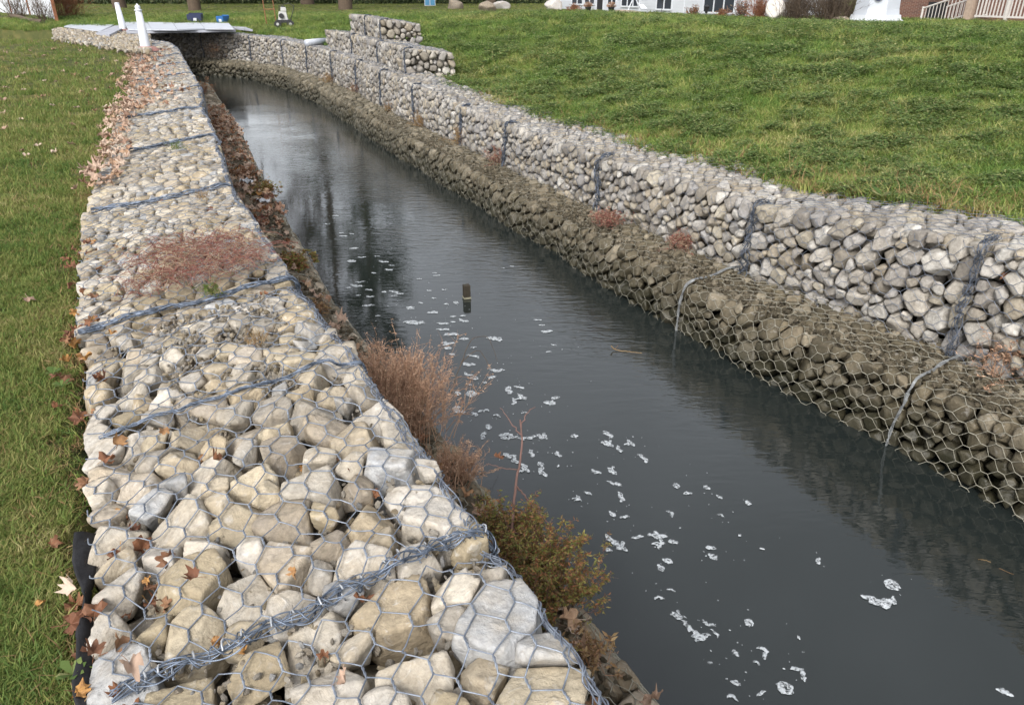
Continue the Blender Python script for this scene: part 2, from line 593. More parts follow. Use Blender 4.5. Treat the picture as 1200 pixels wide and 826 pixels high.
def vnoise(x, y, seed=0):
    r = np.random.default_rng(seed)
    v = 0
    for k in range(6):
        a = r.uniform(0, 6.28); f = r.uniform(.6, 1.6)
        v = v + np.sin((x * math.cos(a) + y * math.sin(a)) * f + r.uniform(0, 6.28))
    return v / 6


def ground_z(X):
    X = np.asarray(X, float)
    offR, sR = RW.locate(X); offL, sL = LW.locate(X)
    y = X[:, 1]
    yr = np.interp(sR, RW.s, RW.P[:, 1])
    ze = np.interp(yr, [0, 3.8, 5.2, 6.9, 9.7, 11.2, 13, 17, 21, 26], [1.10, 1.08, .92, .86, .84, .92, .97, 1.0, 1.05, 1.1]) - .02
    q = offR - 1.05 - .85 * smooth((yr - 9.5) / 3) * smooth((24 - yr) / 4)
    qc = np.interp(yr, [0, 6, 12, 16, 22], [8.0, 8.0, 6.6, 5.6, 4.4])
    top = np.interp(yr, [0, 14, 19, 24], [1.53, 1.54, 1.58, 1.30])
    t = np.clip(q / qc, 0, 1)
    rise = np.where(t < 1, 1 - (1 - t) ** 1.55, 1)
    zr = ze + (top - ze) * rise
    fall = smooth((q - qc) / 9.0)
    zr = zr * (1 - fall) + 1.12 * fall
    zr = zr + vnoise(X[:, 0] * 1.3, X[:, 1] * 1.3, 5) * .05 * smooth(q / 1.5) + vnoise(X[:, 0] * 4, X[:, 1] * 4, 6) * .012
    zr = zr - .15 * np.exp(-((yr - 12.8) / 2.0) ** 2) * smooth((3.0 - offR) / 1.4)
    # stone tiers B and C are dug into the slope: ground meets their backs
    ql = offL - .86
    zl = .96 + .02 * np.clip(ql, 0, 3) + np.interp(ql, [0, .3, 1, 60], [-.03, 0, .01, .02])
    hump = smooth((ql - 1.2) / 5.0) * smooth((28 - y) / 6) * smooth((y + 2) / 8)
    zl = zl + .16 * hump + .08 * smooth((y - 8) / 10)
    zl = zl + vnoise(X[:, 0] * 1.6, X[:, 1] * 1.6, 8) * .02 + vnoise(X[:, 0] * 5, X[:, 1] * 5, 9) * .006
    bed = -.7
    wr = smooth((offR - .80) / .2)
    wl = smooth((offL - .80) / .08)
    right = offR > .5
    left = (offL > .4) & ~right
    z = np.where(right, bed + (zr - bed) * wr, np.where(left, bed + (zl - bed) * wl, bed))
    far = smooth((np.hypot(X[:, 0], X[:, 1]) - 45) / 40)
    return z * (1 - far) + 1.12 * far


def warpaxis(lo, hi, fine, n_out, reach):
    core = np.arange(lo, hi + 1e-6, fine)
    g = (np.geomspace(1, reach, n_out))
    g = np.cumsum(np.full(n_out, fine) * np.geomspace(1.1, 1, n_out) * 1.0 * (1.135 ** np.arange(n_out)))
    return np.concatenate([lo - g[::-1], core, hi + g])


gx = warpaxis(-14, 10, .1, 48, 600)
gy = warpaxis(-2, 27, .1, 48, 600)
GX, GY = np.meshgrid(gx, gy, indexing='ij')
pts = np.stack([GX.ravel(), GY.ravel()], 1)
gz = ground_z(pts)
ground = mesh_np("ground", np.column_stack([pts, gz]), grid_quads(len(gx), len(gy))[:, ::-1], M_SOIL)
tag(ground, kind='structure')
print("ground", len(pts), gx[0], gx[-1], time.time() - T0)

# water sheet
def strip(pathA, offA, sa, pathB, offB, sb, z, n=60):
    A = np.array([[*pathA.at(s, offA), z] for s in np.linspace(*sa, n)])
    B = np.array([[*pathB.at(s, offB), z] for s in np.linspace(*sb, n)])
    return np.stack([A, B], 1).reshape(-1, 3)


Vw = strip(LW, .1, (0, LW.s[-1]), RW, .3, (0, RW.s[-1]), 0.0, 120)
water = mesh_np("water", Vw, grid_quads(120, 2)[:, ::-1], M_WATER)
tag(water, kind='structure')

# ------------------------------------------------------------------ stones and gabions
ICO = {}
for sub in (1, 2, 3, 4, 5):
    bm = bmesh.new(); bmesh.ops.create_icosphere(bm, subdivisions=sub, radius=1.0)
    bm.verts.ensure_lookup_table()
    V = np.array([v.co[:] for v in bm.verts]); F = np.array([[v.index for v in f.verts] for f in bm.faces])
    bm.free()
    V /= np.linalg.norm(V, axis=1, keepdims=True)
    ICO[sub] = (V, F)
ICO_ME = {}
for sub in ICO:
    V, F = ICO[sub]
    o = mesh_np("stone_base", V, F, None)
    ICO_ME[sub] = o.data
    bpy.data.objects.remove(o)


def rand_unit(rng, n):
    v = rng.normal(size=(n, 3)); return v / np.linalg.norm(v, axis=1, keepdims=True)


def stone_radii(D, planes_n, planes_d, ell, rng, p=14.0, rough=0.03, lo=.03):
    """radius along every direction D for a soft-edged polytope"""
    dots = D @ planes_n.T
    inv = np.clip(dots, 0, None) / planes_d[None]
    e = np.linalg.norm(D @ ell, axis=1)
    r = ((inv ** p).sum(1) + e ** p) ** (-1 / p)
    if rough:
        k = rng.normal(size=(7, 3)); k *= (np.array([2.2, 3, 4, 5.5, 8, 11, 15]) / np.linalg.norm(k, axis=1))[:, None]
        ph = rng.uniform(0, 6.28, 7)
        amp = np.array([1, .9, .8, .6, .4, .3, .22])
        r = r * (1 + rough * (np.sin(D @ k.T + ph) * amp).sum(1) / 1.6)
    return r


class Frame8:
    """metric box (L,W,H) <-> world hexahedron. x along the wall, y into the bank, z up"""
    def __init__(self, f0, f1, b0, b1, zb, zf0, zf1, zk0, zk1, crown=.02, belly=.03, batter=0.0):
        self.f0, self.f1, self.b0, self.b1 = map(np.asarray, (f0, f1, b0, b1))
        self.zb = zb; self.zf0, self.zf1, self.zk0, self.zk1 = zf0, zf1, zk0, zk1
        self.L = .5 * (np.linalg.norm(self.f1 - self.f0) + np.linalg.norm(self.b1 - self.b0))
        self.W = .5 * (np.linalg.norm(self.b0 - self.f0) + np.linalg.norm(self.b1 - self.f1))
        self.H = .25 * (zf0 + zf1 + zk0 + zk1) - zb
        self.crown, self.belly, self.batter = crown, belly, batter

    def __call__(self, P):
        P = np.asarray(P, float)
        a = P[..., 0:1] / self.L; b = P[..., 1:2] / self.W; c = P[..., 2:3] / self.H
        sa = np.sin(np.pi * np.clip(a, 0, 1)); sb = np.sin(np.pi * np.clip(b, 0, 1)); scc = np.sin(np.pi * np.clip(c, 0, 1))
        b2 = b - self.belly / self.W * sa * scc * (1 - np.clip(b, 0, 1)) + self.batter * (c) / self.W
        xy = (1 - a) * ((1 - b2) * self.f0 + b2 * self.b0) + a * ((1 - b2) * self.f1 + b2 * self.b1)
        zt = (1 - a) * ((1 - b) * self.zf0 + b * self.zk0) + a * ((1 - b) * self.zf1 + b * self.zk1) + self.crown * sa * (.35 + .65 * sb)
        z = self.zb + c * (zt - self.zb)
        return np.concatenate([xy, z], -1)


def blur(h):
    p = np.pad(h, 1, mode='edge')
    return (p[:-2, 1:-1] + p[2:, 1:-1] + p[1:-1, :-2] + p[1:-1, 2:] + 2 * p[1:-1, 1:-1]) / 6


def maxf(h):
    p = np.pad(h, 1, mode='edge')
    return np.maximum.reduce([p[i:i + h.shape[0], j:j + h.shape[1]] for i in range(3) for j in range(3)])


N_PARTS = 0; N_TRI = 0


def gabion(label, fr, d, part_faces=('top',), faces=('top', 'front'), smat=None, wmat=None, seed=1, group=None, name="gabion_basket",
           joint0=True, joint1=False, wire_r=.0017, lace=1.0, depth_t=None, top_cut=None, fine_stones=1.0, edge=True, name_top=True, mid_joint=0, skip=None, flat=1.0, tmax=None, warp_amp=.012, zmin=None):
    """one gabion: individually modelled stones, hexagonal wire netting draped over them, laced joints"""
    global N_PARTS, N_TRI
    rng = np.random.default_rng(seed)
    L, W, H = fr.L, fr.W, fr.H
    base = fr(np.array([L / 2, W / 2, 0.0]))
    root = empty(name, base)
    tag(root, label, 'gabion', group)
    Wt = W if top_cut is None else top_cut
    # face list: (area, fn(u,v,depth)->p)
    def dist_faces(P):
        ds = {}
        ds['top'] = H - P[:, 2]; ds['front'] = P[:, 1]
        ds['back'] = W - P[:, 1]; ds['end0'] = P[:, 0]; ds['end1'] = L - P[:, 0]; ds['bottom'] = P[:, 2]
        return ds
    def sample(n, f, dep):
        u = rng.random(n); v = rng.random(n)
        if f == 'top': return np.stack([u * L, v * Wt, H - dep], 1)
        if f == 'front': return np.stack([u * L, dep, v * H], 1)
        if f == 'back': return np.stack([u * L, W - dep, v * H], 1)
        if f == 'end0': return np.stack([dep, u * W, v * H], 1)
        if f == 'end1': return np.stack([L - dep, u * W, v * H], 1)
    area = {'top': L * Wt, 'front': L * H, 'back': L * H, 'end0': W * H, 'end1': W * H}
    tot = sum(area[f] for f in faces)
    C = np.zeros((0, 3)); S = np.zeros(0); Lay = np.zeros(0, int)
    for layer in (0, 1):
        for fs in ((1.32, 1.15, 1.0, .85, .7, .55) if layer == 0 else (1.1, .85)):
            ds_ = d * fs
            for f in faces:
                n = int(area[f] / (ds_ * ds_) * (4 if fs > 1 else 12) * (1.0 if layer == 0 else .6)) + 3
                if fs > 1.3: n = int(area[f] / (ds_ * ds_) * 1.2) + 1
                dep = rng.uniform(.34, .62, n) * ds_ if layer == 0 else rng.uniform(1.25, 1.6, n) * d
                P = sample(n, f, dep)
                if layer == 0:
                    for ax, (lo, hi) in enumerate(((.30 * ds_, L - .30 * ds_), (.33 * ds_ if 'front' in faces else .2 * ds_, W - .33 * ds_), (.1 * ds_, H - .33 * ds_))):
                        P[:, ax] = np.clip(P[:, ax], lo, hi)
                else:
                    P[:, 0] = np.clip(P[:, 0], .3 * d, L - .3 * d)
                for p in P:
                    if len(C):
                        dd = np.linalg.norm((C - p) * np.array([1, 1, flat]), axis=1)
                        if (dd < (S + ds_) * .5 * .90).any(): continue
                    C = np.vstack([C, p]); S = np.append(S, ds_); Lay = np.append(Lay, layer)
    # ---- radius functions
    DF = dist_faces(C)
    n = len(C)
    joined = MB(); back_j = MB()
    drapeV = []
    Wc = fr(C)
    Z = np.linalg.norm(Wc - CAM, axis=1)
    mid_stone_cnt = 0
    near_face = np.zeros(n, bool)
    for f in part_faces:
        near_face |= (DF[f] < .75 * S)
    if zmin is not None:
        near_face &= Wc[:, 2] > zmin
    px_all = S * 867 / Z
    order_px = np.where((Lay == 0) & near_face, px_all, 0)
    cut = np.sort(order_px)[::-1][min(295, n - 1)] if n > 295 else 0
    for i in range(n):
        c = C[i]; s = S[i]; r0 = s / 2
        dv = C - c; dist = np.linalg.norm(dv, axis=1)
        nb = np.where((dist > 1e-6) & (dist < 2.0 * d + s))[0]
        nv = dv[nb] / dist[nb][:, None]
        ri = s / 2; rj = S[nb] / 2
        nd = (dist[nb] ** 2 + ri ** 2 - rj ** 2) / (2 * dist[nb])
        gap = d * (.085 if smat is M_STONE_D else (.065 if smat is M_STONE_G else .026))
        nd = np.maximum(nd * 1.03 - gap, .22 * s)
        nv = nv + rng.normal(size=nv.shape) * .10; nv /= np.linalg.norm(nv, axis=1, keepdims=True)
        pn = [nv]; pd = [nd]
        for f, vec in (('top', (0, 0, 1)), ('front', (0, -1, 0)), ('back', (0, 1, 0)), ('end0', (-1, 0, 0)), ('end1', (1, 0, 0))):
            if DF[f][i] < 1.3 * s:
                v = np.array(vec, float) + rng.normal(size=3) * (.15 if f in ('top', 'front', 'back') else .05); v /= np.linalg.norm(v)
                pn.append(v[None]); pd.append(np.array([max(DF[f][i] * rng.uniform(.92, 1.12), .25 * s)]))
        k = rng.integers(4, 8)
        pn.append(rand_unit(rng, k)); pd.append(rng.uniform(.58, .95, k) * r0)
        pn = np.vstack(pn); pd = np.concatenate(pd)
        # ellipsoid bound
        A = rng.normal(size=(3, 3)); Qm, _ = np.linalg.qr(A)
        ax = np.array([rng.uniform(1.35, 1.7), rng.uniform(1.15, 1.35), rng.uniform(.95, 1.15)]) * r0 * 1.32
        ell = (Qm / ax) @ Qm.T
        px = px_all[i]
        is_part = Lay[i] == 0 and near_face[i] and px > 8.5 and order_px[i] >= cut
        if is_part: sub = 5 if px > 55 else (4 if px > 17 else 3)
        elif Lay[i] == 0: sub = 3 if px > 9 else 2
        else: sub = 3 if px > 30 else 2
        D, F = ICO[sub]
        r = stone_radii(D, pn, pd, ell, rng, p=(75 if sub == 5 else 55) if sub >= 4 else 40, rough=.026 if sub > 2 else 0)
        P = c + D * r[:, None]
        if Lay[i] == 0: drapeV.append(P)
        Pw = fr(P)
        N_TRI += len(F)
        if is_part:
            me = ICO_ME[sub].copy(); me.name = "stone"
            o3 = Pw.mean(0)
            me.vertices.foreach_set('co', (Pw - o3).astype(np.float32).ravel())
            me.materials.append(smat); me.update()
            ob = bpy.data.objects.new("stone", me); COL.objects.link(ob)
            ob.parent = root; ob.location = o3 - base
            N_PARTS += 1
        else:
            (joined if Lay[i] == 0 else back_j).add(Pw, T=F)
    for mbx, nm in ((joined, "small_stones"), (back_j, "inner_stones")):
        if mbx.n:
            o = mbx.build(nm, smat, root, True, base); o.location = (0, 0, 0); o['kind'] = 'stuff'
    # ---- drape field over the unfolded surface
    DV = np.vstack(drapeV)
    T_top = H + Wt
    res = .010 if px_all.max() > 45 else .016
    nx, ntt = int(L / res) + 1, int(T_top / res) + 1
    hm = np.full((nx, ntt), -.03)
    def put(x, t, h, m):
        ix = np.clip((x[m] / res).astype(int), 0, nx - 1); it = np.clip((t[m] / res).astype(int), 0, ntt - 1)
        np.maximum.at(hm, (ix, it), h[m])
    put(DV[:, 0], DV[:, 2], -DV[:, 1], (DV[:, 1] < .1) & (DV[:, 2] < H))
    put(DV[:, 0], H + DV[:, 1], DV[:, 2] - H, (DV[:, 2] > H - .1) & (DV[:, 1] > 0))
    for _ in range(2 if res > .012 else 2): hm = maxf(hm)
    hw = hm.copy()
    for _ in range(10): hw = np.maximum(blur(hw), hm)
    hw = blur(hw)
    ph = rng.uniform(0, 6.28, 4)
    def surf(x, t):
        """metric position of netting at (x,t)"""
        wx = x + warp_amp * np.sin(t * 9 + ph[0]) + warp_amp * .7 * np.sin(x * 7 + t * 5 + ph[1])
        wt = t + warp_amp * np.sin(x * 8 + ph[2]) + warp_amp * .7 * np.sin(t * 11 - x * 6 + ph[3])
        wx = np.clip(wx, 0, L); wt = np.clip(wt, 0, T_top)
        fx = np.clip(wx / res, 0, nx - 1.001); ft = np.clip(wt / res, 0, ntt - 1.001)
        i0 = fx.astype(int); j0 = ft.astype(int); u = fx - i0; v = ft - j0
        h = (hw[i0, j0] * (1 - u) * (1 - v) + hw[np.minimum(i0 + 1, nx - 1), j0] * u * (1 - v)
             + hw[i0, np.minimum(j0 + 1, ntt - 1)] * (1 - u) * v + hw[np.minimum(i0 + 1, nx - 1), np.minimum(j0 + 1, ntt - 1)] * u * v)
        h = h + wire_r * 1.2
        k = smooth((wt - H + .05) / .10)             # 0 front, 1 top
        R = .05
        y = np.where(wt < H, 0, wt - H); z = np.where(wt < H, wt, H)
        y = y - h * (1 - k); z = z + h * k
        cornerd = np.clip(1 - np.abs(wt - H) / R, 0, 1) ** 2
        y = y + cornerd * .012; z = z - cornerd * .012
        return np.stack([wx, y, z], -1)
    DZ = .08; PITCH = .07; TW = .0165
    near = px_all.max() > 60
    far = px_all[Lay == 0].mean() < 14
    if far: DZ, PITCH, TW = .11, .095, .022
    t_lo = 0.0
    js = np.arange(0, int(L / PITCH) + 1); is_ = np.arange(0, int((T_top - t_lo) / DZ) + 2)
    J, I = np.meshgrid(js, is_, indexing='ij'); J = J.ravel(); I = I.ravel()
    x0 = J * PITCH + .01; t0 = t_lo + (I + .5 * (J % 2)) * DZ
    ok = (x0 < L) & (t0 < T_top + .01)
    if tmax: ok &= t0 < tmax
    J, I, x0, t0 = J[ok], I[ok], x0[ok], t0[ok]
    tb = Tubes()
    jit = rng.normal(size=(400, 400, 2)) * .0035
    def node(jj, ii, end):
        x = jj * PITCH + .01 + end * TW; t = t_lo + (ii + .5 * (jj % 2)) * DZ
        jx = jit[np.clip(jj, 0, 399), np.clip(ii, 0, 399)]
        return x + jx[:, 0], t + jx[:, 1]
    # twists
    xa, ta = node(J, I, -1); xb, tb_ = node(J, I, 1)
    K = 9 if near else 3
    u = np.linspace(0, 1, K)[None]
    X = xa[:, None] * (1 - u) + xb[:, None] * u; Tt = ta[:, None] * (1 - u) + tb_[:, None] * u
    Pm = surf(X, Tt)
    if near:
        ang = np.linspace(0, 2.5 * 2 * np.pi / 2, K)[None]
        for s_ in (0, np.pi):
            Q = Pm.copy()
            Q[..., 1] += wire_r * .85 * np.cos(ang + s_); Q[..., 2] += wire_r * .85 * np.sin(ang + s_)
            tb.add(fr(Q), wire_r * .9, 4)
    else:
        tb.add(fr(Pm), wire_r * 1.5, 4 if not far else 3)
    # slants
    K = 5 if near else (4 if not far else 3)
    u = np.linspace(0, 1, K)[None]
    for up in (0, 1):
        J2 = J + 1; I2 = np.where(J % 2 == 0, I - 1 + up, I + up)
        xa, ta = node(J, I, 1); xb, tb_ = node(J2, I2, -1)
        m = (xb < L + .02) & (tb_ < T_top + .03) & (tb_ >= 0) & (I2 >= 0)
        if tmax: m &= tb_ < tmax + .04
        X = xa[m][:, None] * (1 - u) + xb[m][:, None] * u; Tt = ta[m][:, None] * (1 - u) + tb_[m][:, None] * u
        tb.add(fr(surf(X, Tt)), wire_r * 1.0, 4 if not far else 3)
    N_TRI += sum(len(q) for q in tb.Q) * 2
    o = tb.build("wire_netting", wmat, root, None, base); o.location = (0, 0, 0)
    # ---- laced joints: bundle of strands over front and top, wound with a spiral and clipped
    def bundle(pathP, scale, nm="lacing_joint", strands=8, clips=True, mat=None, rads=.012):
        P = np.asarray(pathP)
        if mat is None: mat = M_LACE if wmat is M_WIRE else (M_LACE_T if wmat is M_WIRE_T else M_LACE_D)
        seg = np.linalg.norm(np.diff(P, axis=0), axis=1); s = np.concatenate([[0], np.cumsum(seg)])
        Ltot = s[-1]
        step = .006 if near else .014
        if far: step = .02
        q = np.arange(0, Ltot, step)
        c = np.stack([np.interp(q, s, P[:, k]) for k in range(3)], 1)
        for _ in range(3): c[1:-1] = (c[:-2] + 2 * c[1:-1] + c[2:]) / 4
        Tn = np.gradient(c, axis=0); Tn /= np.linalg.norm(Tn, axis=1, keepdims=True) + 1e-9
        up = np.array([0.1, .2, 1.0]); Uu = np.cross(Tn, up); nn = np.linalg.norm(Uu, axis=1, keepdims=True)
        Uu = np.where(nn > .2, Uu / (nn + 1e-9), np.array([1.0, 0, 0])); Ww = np.cross(Tn, Uu)
        tt = Tubes()
        R = rads * scale * (1.0 if near else (1.15 if not far else 1.5))
        if far: strands = 6
        if True:
            for k_ in range(strands):
                f1, f2 = rng.uniform(18, 45, 2); p1, p2 = rng.uniform(0, 6.28, 2)
                a0 = k_ / strands * 6.28
                A_ = R * (np.cos(a0 + q * rng.uniform(8, 30)) * .8 + .6 * np.sin(q * f1 + p1))
                B_ = R * (np.sin(a0 + q * rng.uniform(8, 30)) * .55 + .35 * np.sin(q * f2 + p2))
                tt.add(c + Uu * A_[:, None] + Ww * B_[:, None], wire_r * rng.uniform(.9, 1.25) * (1.0 if near else (1.5 if not far else 2.3)), 4)
            for turn, rr in ((.060, 1.0), (.095, .9)):
                a = q / turn * 6.28
                tt.add(c + Uu * (np.cos(a) * R * 1.35 * rr)[:, None] + Ww * (np.sin(a) * R * .95 * rr)[:, None], wire_r * 1.0, 4)
        o = tt.build(nm, mat, root, None, base); o.location = (0, 0, 0)
        if clips and near:
            t2 = Tubes()
            for q0 in np.arange(.03, Ltot - .03, .055):
                i0 = int(np.clip((q0 + rng.uniform(-.012, .012)) / step, 0, len(c) - 1))
                a = np.linspace(-2.3, 2.3, 9) + rng.uniform(-.6, .6)
                ring = c[i0] + Uu[i0] * (np.cos(a) * R * 1.25)[:, None] + Ww[i0] * (np.sin(a) * R * 1.25)[:, None] + Tn[i0] * (np.linspace(-.006, .006, 9) * rng.uniform(-1, 1))[:, None]
                t2.add(ring, wire_r * 1.15, 4)
            o = t2.build("clip_rings", M_CLIP, root, None, base); o.location = (0, 0, 0); o['kind'] = 'stuff'
    tt_ = np.linspace(0, (T_top - .02) if name_top else H + .16, 60)
    if joint0: bundle(fr(surf(np.full(60, .012), tt_) + np.array([0, -.004, .008])), lace)
    if mid_joint: bundle(fr(surf(np.full(60, L * mid_joint), tt_) + np.array([0, -.003, .004])), .5, "mesh_overlap_seam", 5, False)
    if joint1: bundle(fr(surf(np.full(60, L - .012), tt_) + np.array([0, -.004, .008])), lace)
    if edge:
        xs = np.linspace(0, L, 50)
        bundle(fr(surf(xs, np.full(50, H + .01))), .55 * lace, "edge_wire", strands=3, clips=False, mat=M_WIRE_DK if wmat is not M_WIRE_T else wmat, rads=.016)
    return root, fr


def mk_frame(path, s0, s1, off_f, depth, zb, zt_f, zt_b, **kw):
    """basket between two stations of a bank"""
    z0f, z1f = (zt_f(s0), zt_f(s1)) if callable(zt_f) else (zt_f, zt_f)
    z0b, z1b = (zt_b(s0), zt_b(s1)) if callable(zt_b) else (zt_b, zt_b)
    return Frame8(path.at(s0, off_f), path.at(s1, off_f), path.at(s0, off_f + depth), path.at(s1, off_f + depth),
                  zb, z0f, z1f, z0b, z1b, **kw)


# ---------------- left bank, upper tier (front edge = LW)
sL0 = LW.s_of_y(1.43)
G_LU = "gabions along the top of the left bank"
left_labels = [
    "nearest left-bank gabion, big beige stones in front of the thick laced joint",
    "left-bank gabion of clean beige stones between the two thickest laced joints",
    "left-bank gabion with a mat of red weeds over its stones",
    "left-bank gabion just beyond the red weeds, large tan stones by the grass",
    "left-bank gabion with a small green tuft near its far joint",
    "left-bank gabion beside the orange plants on the ledge",
    "left-bank gabion with fallen leaves just beginning on its grass side",
    "left-bank gabion thickly edged with peach coloured fallen leaves",
    "left-bank gabion in front of the nearer white post",
    "left-bank gabion carrying the nearer white post",
    "left-bank gabion between the two white posts",
    "left-bank gabion running under the white deck",
]
LEFT = []
st = [sL0 - 1.28, sL0, sL0 + 2.02]
while len(st) < 13: st.append(st[-1] + 2.0)
ds = [.142, .132, .10, .108, .105, .105, .105, .11, .11, .12, .13, .13]
for i in range(12):
    s0, s1 = st[i], st[i + 1]
    if s1 > LW.s[-1]: break
    fr = mk_frame(LW, s0 + .006, s1 - .006, 0, .89 if i < 2 else .92, .50, 1.09, .99 if i else .97, crown=.045 if i < 2 else .03, belly=.02)
    near_i = i <= 5
    gabion(left_labels[i], fr, ds[i], part_faces=('top',), faces=('top', 'front'), smat=M_STONE,
           wmat=M_WIRE, seed=40 + i, group=G_LU, mid_joint=.52 if i == 1 else 0, joint0=i > 0, wire_r=.0019 if i < 2 else .0017, lace=1.25 if i == 1 else (.85 if i < 6 else .6))
    LEFT.append(fr)
print("left", N_PARTS, N_TRI, time.time() - T0)

# ---------------- left bank, ledge tier
G_LL = "gabions of the ledge below the left bank"
ledge_labels = [
    "ledge gabion at the lower left bank, dark stones under tan wire beside the water",
    "ledge gabion below the left bank carrying the green and red bush",
    "ledge gabion below the left bank carrying the rust brown dried bush",
    "ledge gabion below the left bank with orange moss beside the water",
    "ledge gabion below the left bank with scraps of white plastic on it",
    "ledge gabion below the left bank covered in orange brown leaf litter",
    "ledge gabion at the narrow far stretch of the left bank",
]
sts = [sL0 - 1.28, sL0 - .2, sL0 + 1.3, sL0 + 3.3, sL0 + 5.3, sL0 + 7.3, sL0 + 11.3, sL0 + 17.3]
for i in range(7):
    fr = mk_frame(LW, sts[i] + .006, sts[i + 1] - .006, -.47, .52, -.25, .40, .47, crown=.02, belly=.03)
    gabion(ledge_labels[i], fr, .11 if i < 5 else .15, part_faces=('top',), faces=('top', 'front'), smat=M_STONE_L, wmat=M_WIRE_T,
           seed=90 + i, group=G_LL, joint0=False, wire_r=.0016, lace=.5, edge=True)
print("left ledge", N_PARTS, N_TRI, time.time() - T0)

# ---------------- right bank, lower tier
G_RL = "gabions of the ledge below the right bank"
sR = [RW.s_of_y(y) for y in (1.15, 3.45, 5.0)]
while sR[-1] < RW.s[-1] - 3: sR.append(sR[-1] + (2.0 if len(sR) < 8 else 3.0))
rl_labels = ["ledge gabion of the right bank nearest the viewer, its wire torn open beside dark water",
             "ledge gabion of the right bank between the two blue laced joints",
             "ledge gabion of the right bank with weeds above its second laced joint",
             "ledge gabion of the right bank opposite the post standing in the water",
             "ledge gabion of the right bank under tan wire with reddish weeds behind",
             "ledge gabion of the right bank where the brown dry plants begin",
             "ledge gabion of the right bank below the brown dry plants",
             "ledge gabion of the right bank below the stepped stone tiers",
             "ledge gabion of the right bank beneath the two highest stone tiers",
             "ledge gabion of the right bank at the start of the far bend",
             "ledge gabion of the right bank on the far bend under the white pipe",
             "ledge gabion on the far bend facing down the canal",
             "ledge gabion on the far bend in the shade by the deck"]
nR = 0
for i in range(len(sR) - 1):
    y = RW.at(sR[i])[1]
    if nR >= 13: break
    fr = mk_frame(RW, sR[i] + .006, sR[i + 1] - .006, 0, .62, -.22, lambda s: ledge_z(RW.at(s)[1]) - .03, lambda s: ledge_z(RW.at(s)[1]) + .02, crown=.03, belly=.05, batter=.03)
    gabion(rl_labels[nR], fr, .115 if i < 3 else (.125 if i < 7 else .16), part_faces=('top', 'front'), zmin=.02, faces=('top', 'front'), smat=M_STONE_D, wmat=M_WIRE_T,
           seed=140 + i, group=G_RL, joint0=i in (1, 2), wire_r=.0017, lace=.40, edge=False)
    nR += 1
print("right lower", nR, N_PARTS, N_TRI, time.time() - T0)

# ---------------- right bank, upper tier
G_RU = "gabions along the top of the right bank"
sU = [RW.s_of_y(y) - .15 for y in (1.6, 3.62, 5.05, 6.95, 8.9, 10.2)]
while sU[-1] < RW.s[-1] - 3: sU.append(sU[-1] + 2.0)
ru_labels = ["right-bank gabion of pale stones nearest the viewer, beyond the last dark laced joint",
             "right-bank gabion of big pale stones holding a stone with a rust red face",
             "right-bank gabion with tightly packed stones left of the deep dark joint",
             "right-bank gabion opposite the post standing in the water",
             "right-bank gabion between two straight dark laced seams, midway along the wall",
             "right-bank gabion just in front of the stepped tiers",
             "right-bank base gabion under the near end of the first stone step",
             "right-bank base gabion under the middle of the first stone step",
             "right-bank base gabion below the highest stone step",
             "right-bank base gabion where the wall starts to bend",
             "right-bank base gabion on the bend beside the white pipe",
             "far wall gabion just left of the white pipe",
             "far wall gabion facing straight down the canal",
             "far wall gabion beside the dark recess under the deck",
             "far wall gabion at the back under the white deck",
             "far wall gabion half hidden beyond the left bank"]
for i in range(min(len(sU) - 1, 16)):
    fr = mk_frame(RW, sU[i] + .006, sU[i + 1] - .006, .47, .95, ledge_z(RW.at(sU[i])[1]) - .10,
                  lambda s: upper_z(RW.at(s)[1] + .3), lambda s: upper_z(RW.at(s)[1] + .3) + .06 * (RW.at(s)[1] < 9) - .03 * (RW.at(s)[1] > 11), crown=.025, belly=.05, batter=.02)
    gabion(ru_labels[i], fr, (.12, .118, .105, .105, .11, .11, .115)[min(i, 6)], part_faces=('top', 'front'), faces=('top', 'front'), smat=M_STONE_G, wmat=M_WIRE_DK,
           seed=200 + i, group=G_RU, joint0=True, wire_r=.0014 if i < 3 else .0019, lace=1.5 if i < 5 else .8, top_cut=.7, edge=False, name_top=False)
print("right upper", N_PARTS, N_TRI, time.time() - T0)

# ---------------- stepped tiers B and C
G_ST = "stepped stone tiers on the right bank"
sB = RW.s_of_y(13.1)
bl = ["near gabion of the first stone step, its pale end facing the viewer", "second gabion of the first stone step, under the top step",
      "last gabion of the first stone step, near the white pipe"]
for i in range(3):
    s0 = sB + i * 2.0
    fr = mk_frame(RW, s0, s0 + 1.99, .78, .9, .88, 1.38 + .01 * i, 1.27 + .02 * i, crown=.02, belly=.02)
    gabion(bl[i], fr, .125, part_faces=('front', 'top', 'end0'), faces=('top', 'front', 'end0') if i == 0 else ('top', 'front'), smat=M_STONE_G, wmat=M_WIRE_DK,
           seed=300 + i, group=G_ST, joint0=True, wire_r=.0016, lace=.6, edge=False, name_top=False)
for i in range(2):
    s0 = sB + 2.4 + i * 1.15
    fr = mk_frame(RW, s0, s0 + 1.14, .98, .83, 1.32, 1.74 + .03 * i, 1.63, crown=.03, belly=.02)
    gabion(["near gabion of the topmost stone step, tall pale end with round stones", "far gabion of the topmost stone step, against the green lawn"][i], fr, .125,
           part_faces=('front', 'top', 'end0'), faces=('top', 'front', 'end0') if i == 0 else ('top', 'front'), smat=M_STONE_G, wmat=M_WIRE_DK,
           seed=320 + i, group=G_ST, joint0=True, wire_r=.0016, lace=.6, edge=False, name_top=False)
print("gabions", N_PARTS, N_TRI, time.time() - T0)

# ------------------------------------------------------------------ scattering (grass, litter): stuff
SRC = {}


def src_mesh(name, V, F, mat, smooth=False):
    o = mesh_np(name, V, F, mat, None, smooth)
    COL.objects.unlink(o)
    return o


